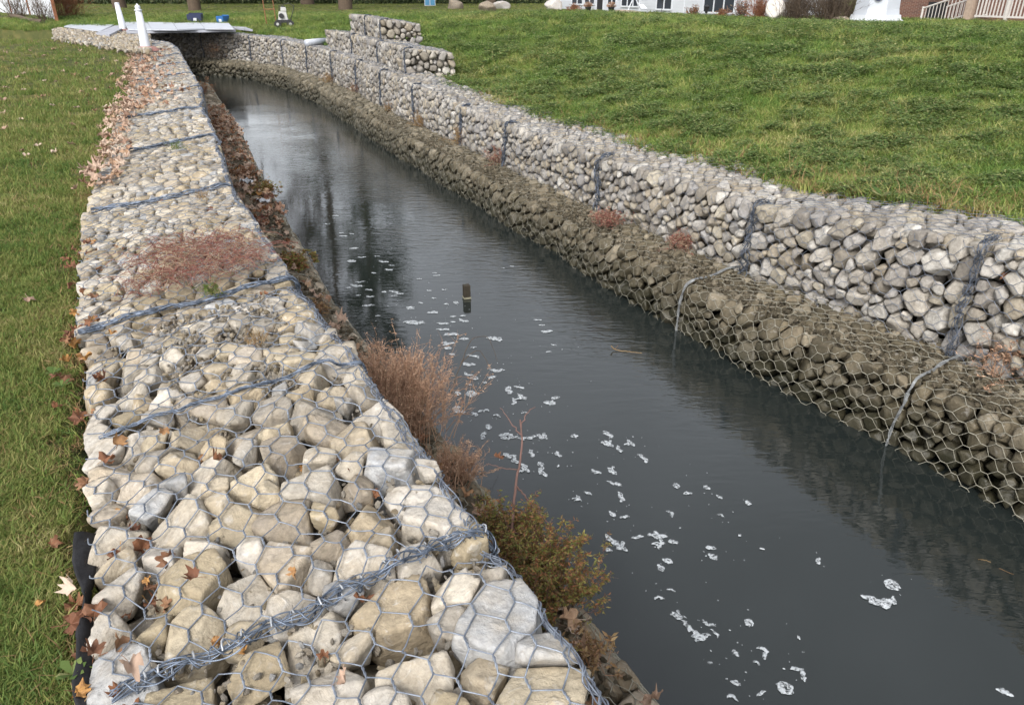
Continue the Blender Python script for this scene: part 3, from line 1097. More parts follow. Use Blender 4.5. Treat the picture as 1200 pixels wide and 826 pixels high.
def blade_tuft(seed, n, h, spread, wid, bend=.5, dry=False):
    r = np.random.default_rng(seed)
    V = []; Q = []; T = []
    k = 0
    for i in range(n):
        a = r.uniform(0, 6.28); d = spread * math.sqrt(r.random())
        b = np.array([d * math.cos(a), d * math.sin(a), -.01])
        hh = h * r.uniform(.5, 1.15); aa = r.uniform(0, 6.28)
        dr = np.array([math.cos(aa), math.sin(aa), 0]) * hh * bend * r.uniform(.3, 1.5)
        sd = np.array([-math.sin(aa + r.uniform(-.8, .8)), math.cos(aa), 0]) * wid * r.uniform(.7, 1.2)
        p1 = b + dr * .35 + [0, 0, hh * .6]; p2 = b + dr + [0, 0, hh * r.uniform(.75, 1.0)]
        V += [b - sd, b + sd, p1 + sd * .8, p1 - sd * .8, p2]
        Q.append([k, k + 1, k + 2, k + 3]); T.append([k + 3, k + 2, k + 4]); k += 5
    return np.array(V), [np.array(Q), np.array(T)]


def clover_tuft(seed, n, h, spread, sz):
    r = np.random.default_rng(seed)
    V = []; Q = []; k = 0
    for i in range(n):
        a = r.uniform(0, 6.28); d = spread * math.sqrt(r.random())
        c = np.array([d * math.cos(a), d * math.sin(a), h * r.uniform(.4, 1.1)])
        for j in range(3):
            b = a + j * 2.09 + r.uniform(-.3, .3)
            u = np.array([math.cos(b), math.sin(b), r.uniform(-.1, .45)]); v = np.array([-math.sin(b), math.cos(b), 0]) * .5
            s_ = sz * r.uniform(.7, 1.2)
            V += [c, c + (u * .55 - v) * s_, c + u * 1.05 * s_, c + (u * .55 + v) * s_]
            Q.append([k, k + 1, k + 2, k + 3]); k += 4
    return np.array(V), [np.array(Q)]


def leaf_geo(r, size=.06, curl=.35, seg=True):
    """five-lobed maple-like leaf with a folded midrib and a stalk"""
    out = []
    lob = [(0, 1.0), (.17, .80), (.36, .62), (.58, .88), (.80, .76), (1.02, .52), (1.35, .66), (1.75, .45), (2.25, .46), (2.75, .16)]
    angs = [a for a, _ in lob] + [-a for a, _ in lob[1:]][::-1]
    rad = [q * r.uniform(.85, 1.12) for _, q in lob] + [q * r.uniform(.85, 1.12) for _, q in lob[1:]][::-1]
    n = len(angs)
    c1, c2, ph = r.uniform(.3, 1) * curl, r.uniform(-.6, 1) * curl, r.uniform(0, 6.28)
    def zf(x, y): return size * (c1 * (abs(y) / size) ** 1.5 + c2 * (x / size) ** 2 + .17 * math.sin(7 * x / size + ph) + .15 * math.sin(8 * y / size + 2 * ph))
    V = [[0, 0, 0]]
    for rr in (.5, 1.0):
        for a, q in zip(angs, rad):
            q2 = q * rr if rr == 1 else min(q, .55) * .8
            x, y = q2 * size * math.cos(a), q2 * size * math.sin(a)
            V.append([x, y, zf(x, y)])
    T = []; Q = []
    for i in range(n):
        j = (i + 1) % n
        T.append([0, 1 + i, 1 + j]); Q.append([1 + i, 1 + n + i, 1 + n + j, 1 + j])
    k = len(V); w_ = .02 * size
    V += [[-.1 * size, w_, 0], [-.1 * size, -w_, 0], [-.85 * size, -w_, .12 * size], [-.85 * size, w_, .12 * size]]
    Q.append([k, k + 1, k + 2, k + 3])
    V = np.array(V); V[:, 2] -= np.percentile(V[:, 2], 15)
    return V, [np.array(T), np.array(Q)]


def scatter(name, P, S, sources, kind='stuff', seed=0, tilt=.12, label=None, cat=None):
    """points with per-point scale; geometry nodes puts a randomly picked source on each"""
    me = bpy.data.meshes.new(name)
    me.vertices.add(len(P)); me.vertices.foreach_set('co', np.asarray(P, np.float32).ravel())
    r = np.random.default_rng(seed)
    at = me.attributes.new('psize', 'FLOAT', 'POINT'); at.data.foreach_set('value', np.asarray(S, np.float32))
    rot = np.stack([r.normal(size=len(P)) * tilt, r.normal(size=len(P)) * tilt, r.uniform(0, 6.28, len(P))], 1)
    at = me.attributes.new('prot', 'FLOAT_VECTOR', 'POINT'); at.data.foreach_set('vector', rot.astype(np.float32).ravel())
    o = bpy.data.objects.new(name, me); COL.objects.link(o)
    c = bpy.data.collections.new(name + "_sources")
    for s_ in sources: c.objects.link(s_)
    g = bpy.data.node_groups.new(name, 'GeometryNodeTree')
    g.interface.new_socket('Geometry', in_out='INPUT', socket_type='NodeSocketGeometry')
    g.interface.new_socket('Geometry', in_out='OUTPUT', socket_type='NodeSocketGeometry')
    gi = g.nodes.new('NodeGroupInput'); go = g.nodes.new('NodeGroupOutput')
    m2p = g.nodes.new('GeometryNodeMeshToPoints')
    iop = g.nodes.new('GeometryNodeInstanceOnPoints')
    ci = g.nodes.new('GeometryNodeCollectionInfo'); ci.inputs['Collection'].default_value = c
    ci.inputs['Separate Children'].default_value = True; ci.inputs['Reset Children'].default_value = True
    a1 = g.nodes.new('GeometryNodeInputNamedAttribute'); a1.data_type = 'FLOAT'; a1.inputs[0].default_value = 'psize'
    a2 = g.nodes.new('GeometryNodeInputNamedAttribute'); a2.data_type = 'FLOAT_VECTOR'; a2.inputs[0].default_value = 'prot'
    e2r = g.nodes.new('FunctionNodeEulerToRotation')
    rv = g.nodes.new('FunctionNodeRandomValue'); rv.data_type = 'INT'
    [i for i in rv.inputs if i.name == 'Min' and i.type == 'INT'][0].default_value = 0
    [i for i in rv.inputs if i.name == 'Max' and i.type == 'INT'][0].default_value = len(sources) - 1
    L_ = g.links.new
    L_(gi.outputs[0], m2p.inputs[0]); L_(m2p.outputs[0], iop.inputs['Points'])
    L_(ci.outputs[0], iop.inputs['Instance']); iop.inputs['Pick Instance'].default_value = True
    L_([q for q in rv.outputs if q.type == 'INT'][0], iop.inputs['Instance Index'])
    L_(a1.outputs[0], iop.inputs['Scale']); L_(a2.outputs[0], e2r.inputs[0]); L_(e2r.outputs[0], iop.inputs['Rotation'])
    L_(iop.outputs[0], go.inputs[0])
    md = o.modifiers.new('scatter', 'NODES'); md.node_group = g
    tag(o, label, cat, None, kind)
    return o


def in_view(P, margin=.12):
    d = P - CAM
    cp, sp = math.cos(math.radians(26.28)), math.sin(math.radians(26.28))
    f = d[:, 1] * cp - d[:, 2] * sp; u = d[:, 1] * sp + d[:, 2] * cp
    return (f > .1) & (np.abs(d[:, 0]) < f * (.692 + margin)) & (np.abs(u) < f * (.477 + margin * 1.2))


# points on the lawns, thinning with distance
def lawn_points(n_try, rmin, rmax, side, dens, seed):
    r = np.random.default_rng(seed)
    th = r.uniform(math.radians(40), math.radians(140), n_try)
    rr = np.exp(r.uniform(math.log(rmin), math.log(rmax), n_try))     # density ~ 1/r^2 as seen
    X = np.stack([rr * np.cos(th), rr * np.sin(th)], 1)
    offR, sR_ = RW.locate(X); offL, _ = LW.locate(X)
    if side == 'R': m = (offR > 1.02) & (offR > .5)
    else: m = (offL > .88) & ~(offR > .5)
    X = X[m]
    z = ground_z(X)
    P = np.column_stack([X, z])
    if side == 'L':
        oL = offL[m]; bare = (oL < .93 + .16 * (vnoise2(X[:, 0] * 1.6, X[:, 1] * 1.6, 44) + .15)) 
        P = P[~bare]
    return P[in_view(P, .2)]


tufts_L = [src_mesh("grass_tuft", *blade_tuft(500 + i, 22, .036, .04, .0016, .8), M_GRASS_L) for i in range(6)]
tufts_R = [src_mesh("grass_tuft", *blade_tuft(520 + i, 22, .085, .05, .0026, .7), M_GRASS_R) for i in range(6)]
clov = [src_mesh("clover_tuft", *clover_tuft(540 + i, 22, .065, .06, .0125), M_CLOVER) for i in range(3)]
drys = [src_mesh("dry_tuft", *blade_tuft(550 + i, 14, .026, .045, .0013, 1.8), M_DRYGRASS) for i in range(2)]

PL = lawn_points(230000, 1.2, 32, 'L', 1, 21)
Zl = np.linalg.norm(PL - CAM, axis=1)
r_ = np.random.default_rng(3)
keep = r_.random(len(PL)) < np.clip(4.5 / Zl, .25, 1)
PL, Zl = PL[keep], Zl[keep]
scatter("lawn_grass", PL, r_.uniform(.7, 1.25, len(PL)) * np.clip(Zl / 4.0, 1, 3.2) ** .8, tufts_L * 1 + drys[:1], seed=1)
PR = lawn_points(360000, 3.6, 34, 'R', 1, 22)
Zr = np.linalg.norm(PR - CAM, axis=1)
cl = vnoise2(PR[:, 0] * 3.1, PR[:, 1] * 3.1, 33) + r_.normal(size=len(PR)) * .38 > .42
scatter("bank_grass", PR[~cl], r_.uniform(.55, 1.2, (~cl).sum()) * np.clip(Zr[~cl] / 7.0, .8, 2.6) ** .6, tufts_R, seed=2)
scatter("clover", PR[cl], r_.uniform(.7, 1.4, cl.sum()) * np.clip(Zr[cl] / 6.0, .9, 2.5) ** .7, clov + tufts_R[:2], seed=3)
# ragged, drier fringe hanging over the backs of both walls
ne = 5200
s_e = r_.uniform(RW.s_of_y(1.5), RW.s_of_y(20), ne); o_e = .98 + np.abs(r_.normal(size=ne)) * .28
X = np.array([RW.at(a, b) for a, b in zip(s_e, o_e)]); P = np.column_stack([X, ground_z(X)]); P = P[P[:, 2] > .7]
scatter("edge_grass", P, r_.uniform(.5, 1.5, len(P)), tufts_R[:3] + [src_mesh("dry_tuft", *blade_tuft(580 + i, 16, .10, .04, .0022, .9), M_DRYGRASS) for i in range(2)], seed=13, tilt=.3)
ne = 1300
s_e = r_.uniform(sL0 - 1.2, LW.s_of_y(9), ne); o_e = .92 + np.abs(r_.normal(size=ne)) * .06
X = np.array([LW.at(a, b) for a, b in zip(s_e, o_e)]); P = np.column_stack([X, ground_z(X)]); P = P[P[:, 2] > .7]
scatter("edge_grass", P, r_.uniform(.6, 1.3, len(P)), tufts_L[:3] + drys, seed=14, tilt=.4)
print("grass", len(PL), len(PR), time.time() - T0)

# beyond 32 m: coarse turf clumps on the far lawn
th = r_.uniform(math.radians(60), math.radians(125), 26000); rr = r_.uniform(30, 75, 26000)
X = np.stack([rr * np.cos(th), rr * np.sin(th)], 1); P = np.column_stack([X, ground_z(X)])
P = P[in_view(P, .1)]
scatter("far_turf", P, r_.uniform(1.6, 3.2, len(P)), tufts_L, seed=4)

# fallen-leaf drift along the left wall and litter on the ledges: uncountable
leaf_src = []
for i in range(6):
    V, F = leaf_geo(random.Random(600 + i), .062, .5); leaf_src.append(src_mesh("leaf_piece", V, F, M_LEAF))
leaf_src_r = []
for i in range(5):
    V, F = leaf_geo(random.Random(620 + i), .05, .7); leaf_src_r.append(src_mesh("leaf_piece", V, F, M_LEAF_R))


def bank_points(path, n, s_rng, off_rng, z, seed, zj=.02):
    r = np.random.default_rng(seed)
    s = r.uniform(*s_rng, n); o = r.uniform(*off_rng, n)
    X = np.array([path.at(a, b) for a, b in zip(s, o)])
    zz = (z(s, o) if callable(z) else np.full(n, z)) + r.uniform(0, zj, n)
    return np.column_stack([X, zz])


sy = LW.s_of_y
def ltop(s, o): return 1.10 + .025 - .10 * np.clip(o / .92, 0, 1)
P1 = bank_points(LW, 290, (sy(9.0), sy(17.5)), (.55, 1.05), lambda s, o: ltop(s, o) - .01 * (o > .9), 71)
P2 = bank_points(LW, 90, (sy(9.0), sy(18)), (.15, .75), ltop, 72)
P3 = bank_points(LW, 150, (sy(5.5), sy(9.5)), (.72, 1.0), lambda s, o: ltop(s, o) + .0, 73)
P = np.vstack([P1, P2, P3])
scatter("leaf_litter", P, r_.uniform(.7, 1.25, len(P)), leaf_src, seed=5, tilt=.35)
P = np.vstack([bank_points(LW, 480, (sy(6.0), sy(13.0)), (-.44, -.08), .46, 75, .05),
               bank_points(LW, 110, (sy(1.2), sy(6.0)), (-.42, -.05), .44, 76, .05)])
scatter("leaf_litter", P, r_.uniform(.5, 1.1, len(P)), leaf_src_r[:2] + leaf_src[:4], seed=6, tilt=.5)
P = np.vstack([bank_points(LW, 46, (sy(.9), sy(1.9)), (.70, .97), lambda s, o: ltop(s, o) - .09, 77, .05),
               bank_points(LW, 40, (sy(1.9), sy(4.6)), (.82, .98), lambda s, o: ltop(s, o) - .06, 78, .05)])
scatter("leaf_litter", P, r_.uniform(.55, 1.0, len(P)), leaf_src_r, seed=7, tilt=.6)

# loose gravel and stray leaves round the foot of the posts, blurring the path's edge
gq = []
for _ in range(2600):
    px_, py_ = r_.uniform(62, 176), r_.uniform(33, 61)
    if abs(py_ - (36 + (px_ - 62) * .15)) < 5 + 7 * r_.random() + (px_ - 62) * .02:
        q = unproj(px_, py_, 1.14); q[2] = max(1.135, float(ground_z(q[None, :2])[0]) + .01); gq.append(q)
GRAVEL_PTS = np.array(gq)

# grit and broken chips lodged between the stones, silt on the ledges
def chip(seed, mat):
    r = np.random.default_rng(seed); D, F = ICO[1]
    rad = stone_radii(D, rand_unit(r, 6), r.uniform(.5, .9, 6), np.eye(3), r, 20, 0)
    return src_mesh("chip", D * rad[:, None] * [1.2, .9, .6], F, mat)


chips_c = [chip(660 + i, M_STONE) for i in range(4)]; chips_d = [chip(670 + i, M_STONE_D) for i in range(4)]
P = np.vstack([bank_points(LW, 5200, (sL0 - 1.2, sL0 + 6), (.05, .84), lambda s, o: ltop(s, o) - .085, 80, .035),
               bank_points(LW, 900, (sL0 + 1.0, sL0 + 1.9), (.15, .62), lambda s, o: ltop(s, o) - .03, 81, .02)])
scatter("path_gravel", GRAVEL_PTS, r_.uniform(.02, .06, len(GRAVEL_PTS)), chips_c, seed=15, tilt=1.0)
scatter("rock_grit", P, r_.uniform(.004, .013, len(P)) * 1.2, chips_c, seed=8, tilt=1.2)
zl_ = lambda s, o: np.array([ledge_z(RW.at(a)[1]) for a in s]) - .03
P = np.vstack([bank_points(RW, 11000, (RW.s_of_y(1.3), RW.s_of_y(13)), (.10, .55), zl_, 82, .035),
               bank_points(LW, 3000, (sL0 - 1.2, sL0 + 8), (-.42, -.03), .40, 83, .05)])
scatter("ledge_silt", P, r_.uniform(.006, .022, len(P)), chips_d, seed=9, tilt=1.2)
P = np.vstack([bank_points(LW, 70, (sL0 - 1.1, sL0 + 4), (.05, .85), lambda s, o: ltop(s, o) - .06, 84, .03)])
scatter("leaf_litter", P, r_.uniform(.3, .7, len(P)), leaf_src_r, seed=10, tilt=.9)

# ------------------------------------------------------------------ fallen leaves one can count
def lone_leaf(px, py, size, label, red=False, z=None, seed=0, tilt=.25, curl=.5):
    r = random.Random(seed)
    V, F = leaf_geo(r, size, curl)
    if z is None:
        z = 1.0
        for _ in range(14):
            p = unproj(px, py, z); z = .5 * z + .5 * (float(ground_z(p[None, :2])[0]) + .03)
    p = unproj(px, py, z)
    a, b, c = r.uniform(-tilt, tilt), r.uniform(-tilt, tilt), r.uniform(0, 6.28)
    V = V @ np.array(Matrix.Rotation(a, 3, 'X') @ Matrix.Rotation(b, 3, 'Y') @ Matrix.Rotation(c, 3, 'Z')).T
    o = mesh_np("fallen_leaf", V, F, M_LEAF_R if red else M_LEAF, None, True)
    o.location = p
    tag(o, label, 'leaf', 'leaves lying on the left lawn' if not red else 'rusty leaves caught at the wire netting')
    return o


named = [(33, 350, .045, "single large brown leaf alone on the lawn beside the thick laced joint"),
         (47, 171, .055, "curled brown leaf lying just right of a pair of leaves on the lawn"),
         (30, 182, .05, "brown leaf of a close pair on the lawn, the rounder one"),
         (24, 177, .045, "pale narrow leaf of a close pair on the lawn"),
         (64, 179, .045, "small upright tan leaf right of the pair of leaves on the lawn"),
         (81, 169, .05, "torn reddish tan leaf lying nearest the pair's right on open lawn"),
         (89, 127, .055, "bright cream star shaped leaf on the lawn"),
         (112, 106, .075, "long orange leaf on the lawn close to the leaf drift by the wall"),
         (60, 124, .05, "rounded peach leaf above the cream star shaped leaf on the lawn"),
         (122, 126, .06, "peach leaf at the very edge of lawn and gabion stones"),
         (117, 150, .055, "leaf lying where dark red leaves gather at the wall edge"),
         (123, 205, .06, "bright orange leaf on the bare soil beside the gabion wall"),
         (7, 150, .06, "long leaf half out of sight at the lawn's far left margin"),
         (27, 106, .05, "white backed leaf on the lawn left of the long orange leaf"),
         (25, 140, .05, "tan leaf flat on the lawn left of the cream star shaped leaf"),
         (84, 146, .05, "pale folded leaf halfway between star shaped leaf and torn leaf"),
         (62, 638, .028, "pale crumpled dry leaf in the short grass beside the black geotextile"),
         (45, 708, .020, "bleached ragged leaf scrap lying in the nearest dry grass")]
for i, (x, y, s_, lb) in enumerate(named): lone_leaf(x, y, s_, lb, red=False if i < 16 else True, seed=700 + i)['group'] = 'leaves lying on the left lawn'
rest = [(5, 133), (6, 103), (3, 118), (52, 95), (20, 92), (97, 108), (15, 75), (52, 66), (28, 87), (13, 43), (8, 38), (44, 38), (90, 75),
        (100, 76), (62, 58), (66, 96), (120, 70), (88, 88), (36, 60), (74, 84), (104, 92), (110, 130), (50, 113), (130, 88),
        (136, 72), (118, 84), (20, 30), (31, 45), (57, 46), (94, 60), (75, 70), (128, 104), (8, 62)]
for i, (x, y) in enumerate(rest):
    lone_leaf(x, y, .05 + .012 * (i % 3), "small tan leaf scattered on the upper left lawn", seed=740 + i)
for i, (x, y) in enumerate([(640, 100), (700, 62), (742, 120), (805, 70), (860, 150), (905, 95), (952, 190), (1005, 130), (1060, 75), (1110, 205), (1150, 140), (1172, 90), (590, 60), (930, 60), (1085, 250)]):
    o = lone_leaf(x, y, .04, "small pale leaf lying on the right grass bank", seed=900 + i); o['group'] = "leaves scattered on the right bank"
reds = [(122, 540, .05, "rust red leaf tucked in beside the black geotextile strip"), (138, 520, .045, "curled orange brown leaf under netting at the left wall edge"),
        (152, 780, .045, "yellow orange leaf under loose netting at the bottom left corner"), (110, 765, .045, "brown leaf crumpled under netting at the bottom left corner"),
        (85, 690, .045, "large dry peach leaf leaning on the black geotextile strip"), (192, 503, .035, "small deep red leaf wedged between stones by the left edge"),
        (255, 539, .035, "upright rust brown leaf wedged between beige stones"), (230, 676, .035, "dark red leaf under the large grey white stone"),
        (345, 667, .03, "orange leaf poking out beside the thick laced joint"), (400, 796, .035, "small pinkish leaf in the gap between bottom stones"),
        (586, 620, .045, "peach leaf above the green and red bush"), (614, 700, .045, "peach leaf between the wire edge and the green bush"),
        (680, 755, .05, "tan leaf on the ledge wire below the green bush"), (1100, 318, .04, "rust red leaf pressed under netting of the right wall")]
for i, (x, y, s_, lb) in enumerate(reds):
    zz = 1.11 if 130 < x < 500 else (.47 if 560 < x < 700 else (.95 if x > 1000 else 1.04))
    if x > 1000:
        p = RW.at(RW.s_of_y(3.45), .44); o = lone_leaf(x, y, s_, lb, True, .9, 800 + i); o.location = (2.62, 3.70, .93); o.rotation_euler = (1.2, 0, -.5)
        continue
    lone_leaf(x, y, s_ * .78, lb, i in (0, 1, 3, 5, 6, 7, 8), zz, 800 + i, .7, 1.4)

# ------------------------------------------------------------------ foam on the water
FO = """717,552,14,b 720,566,16,s 726,582,16,s 792,569,9,o 806,578,9,o 828,571,8,o 843,582,8,o 876,589,8,o 717,602,10,o 732,606,10,s 782,602,15,c
844,605,11,c 713,630,12,o 726,641,20,b 712,644,10,o 747,629,13,s 771,628,20,b 772,637,14,r 789,635,10,o 833,642,10,o 835,652,11,o 774,665,11,o 782,657,11,o
867,627,5,o 893,643,6,o 960,657,10,s 785,693,12,c 773,703,14,c 795,722,16,r 803,733,16,s 822,745,20,b 831,729,14,s 837,742,12,s 878,729,11,r 936,747,6,o
862,765,9,o 891,765,22,c 886,778,11,c 933,791,26,c 921,806,18,r 832,776,6,o 862,800,10,o 892,812,12,s 858,820,16,c 1029,694,44,c 1046,685,18,r 1178,811,14,o
487,378,20,b 481,360,8,o 493,355,6,o 507,366,10,s 523,356,5,o 534,354,6,o 531,371,7,o 543,370,7,o 531,377,6,o 544,375,12,s 519,379,12,s 519,386,13,s 529,393,15,s
544,397,10,o 525,402,14,b 525,408,8,o 578,398,16,s 555,407,7,o 530,415,7,o 554,418,14,s 550,426,13,s 550,438,12,s 556,443,9,r 577,442,9,o 568,448,6,o 583,433,14,s
551,451,5,o 536,461,9,o 552,461,15,r 539,480,18,s 556,485,9,o 567,482,11,s 582,488,11,c 572,500,10,o 567,510,14,s 597,457,15,s 608,454,11,s 611,465,15,b 600,470,13,s
615,485,11,c 594,511,16,r 608,514,12,s 622,512,13,s 635,512,14,b 622,531,13,s 598,532,14,s 605,539,12,s 615,549,16,b 633,544,9,o 639,552,18,s 655,532,11,s 673,511,8,o
654,546,6,o 644,472,12,o 651,466,9,o 630,375,8,s 635,381,7,o 641,388,12,s 649,404,7,s 643,412,7,o 712,509,14,s 713,520,14,b 726,526,13,s 739,519,13,b 752,537,16,s
699,552,11,s 678,584,11,b 689,578,9,o 562,590,9,o 415,291,9,o 412,306,9,o 424,301,8,s 442,300,7,s 450,306,11,s 459,311,7,s 456,316,9,s 438,320,7,o 422,330,10,s
418,335,12,b 408,337,7,o 420,346,6,o 432,340,8,s 434,347,8,s 432,358,13,s 450,342,6,o 461,342,10,s 468,344,9,s 462,347,7,s 443,370,6,o 400,273,6,s 402,277,8,s
412,274,7,s 491,327,6,o 503,340,6,s 509,320,5,s 512,323,8,s 521,339,7,s 509,349,6,s 481,361,9,s 507,367,10,s 523,357,6,s 535,355,6,s 600,312,5,s 590,314,4,s 393,253,7,s 384,262,6,s"""
kinds = {'o': 'oval foam fleck', 's': 'elongated foam fleck', 'c': 'curled foam streak', 'r': 'ring shaped foam fleck', 'b': 'branching foam patch'}


def foam_shape(r, L, typ):
    """outline ribbons with a domed top, L metres long"""
    m = MB()
    def ribbon(P, Wd, z0):
        P = np.asarray(P); n = len(P)
        T = np.gradient(P, axis=0); T /= np.linalg.norm(T, axis=1, keepdims=True) + 1e-9
        N = np.stack([-T[:, 1], T[:, 0]], 1)
        V = []
        Wd = Wd * .95
        for u, h in ((-1, 0), (-.6, .0012), (0, .0016), (.6, .0012), (1, 0)):
            V.append(np.column_stack([P + N * (Wd * u * np.array([r.uniform(.75, 1.25) for _ in range(n)]))[:, None], np.full(n, z0 + h)]))
        m.add(np.stack(V, 1).reshape(-1, 3), Q=grid_quads(n, 5))
    def path(n, fn): return [fn(i / (n - 1)) for i in range(n)]
    def prof(n, w, cap=.22):
        t = np.linspace(0, 1, n)
        return w * np.sqrt(np.clip(np.minimum(t, 1 - t) / cap, 0.02, 1)) * np.array([r.uniform(.6, 1.35) for _ in range(n)])
    if typ == 'o':
        k = L / 2; ribbon(path(9, lambda t: (-k + 2 * k * t, .1 * k * math.sin(3 * t))), prof(9, L * r.uniform(.28, .4), .45), .001)
    elif typ == 's':
        b = r.uniform(-.25, .25) * L
        ribbon(path(14, lambda t: (-L / 2 + L * t, b * math.sin(3.1 * t) + .06 * L * math.sin(11 * t))), prof(14, L * r.uniform(.12, .2)), .001)
    elif typ == 'c':
        a0 = r.uniform(2.2, 3.6)
        ribbon(path(18, lambda t: (L * (.5 - .5 * math.cos(t * 1.9)) - .3 * L, .32 * L * math.sin(t * a0) + .04 * L * math.sin(14 * t))), prof(18, L * .10), .001)
    elif typ == 'r':
        k = L * .30; e = r.uniform(.6, .85)
        ribbon(path(20, lambda t: (k * math.cos(t * 6.4), k * e * math.sin(t * 6.4))), prof(20, L * .17, .05), .001)
    else:
        for j in range(3):
            a = r.uniform(0, 6.28) if j else 0
            l2 = L * (1 if j == 0 else r.uniform(.35, .6)); w_ = l2 * .16
            o_ = (-l2 / 2 if j == 0 else 0)
            ribbon(path(11, lambda t: (o_ * math.cos(a) + l2 * t * math.cos(a) + .08 * L * math.sin(6 * t), o_ * math.sin(a) + l2 * t * math.sin(a) + .08 * L * math.sin(9 * t + j))), prof(11, max(w_, .1 * L)), .001 + .0006 * j)
    return m


fr_ = random.Random(5)
items = [q.split(',') for q in FO.split()]
for i, (x, y, l, k) in enumerate(items):
    x, y, l = float(x), float(y), float(l)
    p = unproj(x, y, .003)
    p2 = unproj(x + l * .5, y, .003); p1 = unproj(x - l * .5, y, .003)
    Lm = np.linalg.norm(p2 - p1) * (1.22 if l > 7 else 1.05)
    if k == 'r' and i % 3: k = 'b' if l > 12 else 'o'
    o = foam_shape(fr_, Lm, k).build("foam_patch", M_FOAM, None, True)
    o.location = (p[0], p[1], .001 + .0004 * (i % 5))
    # most flecks trail along the current
    base_ang = {'c': -.6, 's': .0, 'b': -.5, 'o': .2, 'r': -.3}[k]
    ang = (-1.08 + fr_.gauss(0, .5) if fr_.random() < .6 else fr_.uniform(-.6, .6) + base_ang) if y > 440 else fr_.uniform(-.6, .35)
    if (x, y) == (1029, 694): ang = -.35 + math.pi
    o.rotation_euler = (0, 0, ang)
    if y < 350 and x < 480: zone = "among the dark tree reflection beyond the brown bush"
    elif y < 420 and x < 580: zone = "between the brown bush and the wooden stub"
    elif x > 590 and y < 420: zone = "right of the wooden stub in rippled water"
    elif y < 480: zone = "in the scatter just right of the brown bush"
    elif y < 565 and x < 665: zone = "around the bare red twig's reflection"
    elif y < 600: zone = "in midstream beyond the green bush"
    elif y < 680: zone = "in midstream level with the green bush"
    elif x > 1000: zone = "alone near the right wall's dark reflection"
    else: zone = "on open water below the green bush"
    size = 'large' if l >= 16 else ('medium' if l >= 10 else 'small')
    tag(o, f"{size} {kinds[k]} {zone}", 'foam', 'foam flecks drifting on the canal')
ORD = "first second third fourth fifth sixth seventh eighth ninth tenth eleventh twelfth thirteenth fourteenth fifteenth sixteenth seventeenth eighteenth nineteenth twentieth".split()
ORD += ["twenty-" + q for q in ORD[:9]] + ["thirtieth"] + ["thirty-" + q for q in ORD[:9]]


def number_duplicates(cat, fmt, axis):
    """things that look alike are told apart by their order in the row"""
    by = {}
    for o in COL.objects:
        if o.get('category') == cat and o.parent is None: by.setdefault(o['label'], []).append(o)
    for lb, os_ in by.items():
        if len(os_) < 2: continue
        os_.sort(key=axis)
        for k, o in enumerate(os_): o['label'] = fmt.format(ORD[k], lb)


number_duplicates('foam', "{} from left: {}", lambda o: o.location.x / max(.1, o.location.y))
number_duplicates('leaf', "{} from the bottom: {}", lambda o: o.location.y)
sp = []
for x, y, l, k in items:
    for _ in range(2):
        q = unproj(float(x) + fr_.gauss(0, 22), float(y) + fr_.gauss(0, 16), .002); sp.append(q)
sp_src = []
for i in range(3):
    o = foam_shape(fr_, .02, 'o').build("foam_speck", M_FOAM, None, True); COL.objects.unlink(o); sp_src.append(o)
scatter("foam_specks", np.array(sp), RN.uniform(.2, .55, len(sp)), sp_src, seed=12, tilt=0.0)
print("foam", len(items), time.time() - T0)

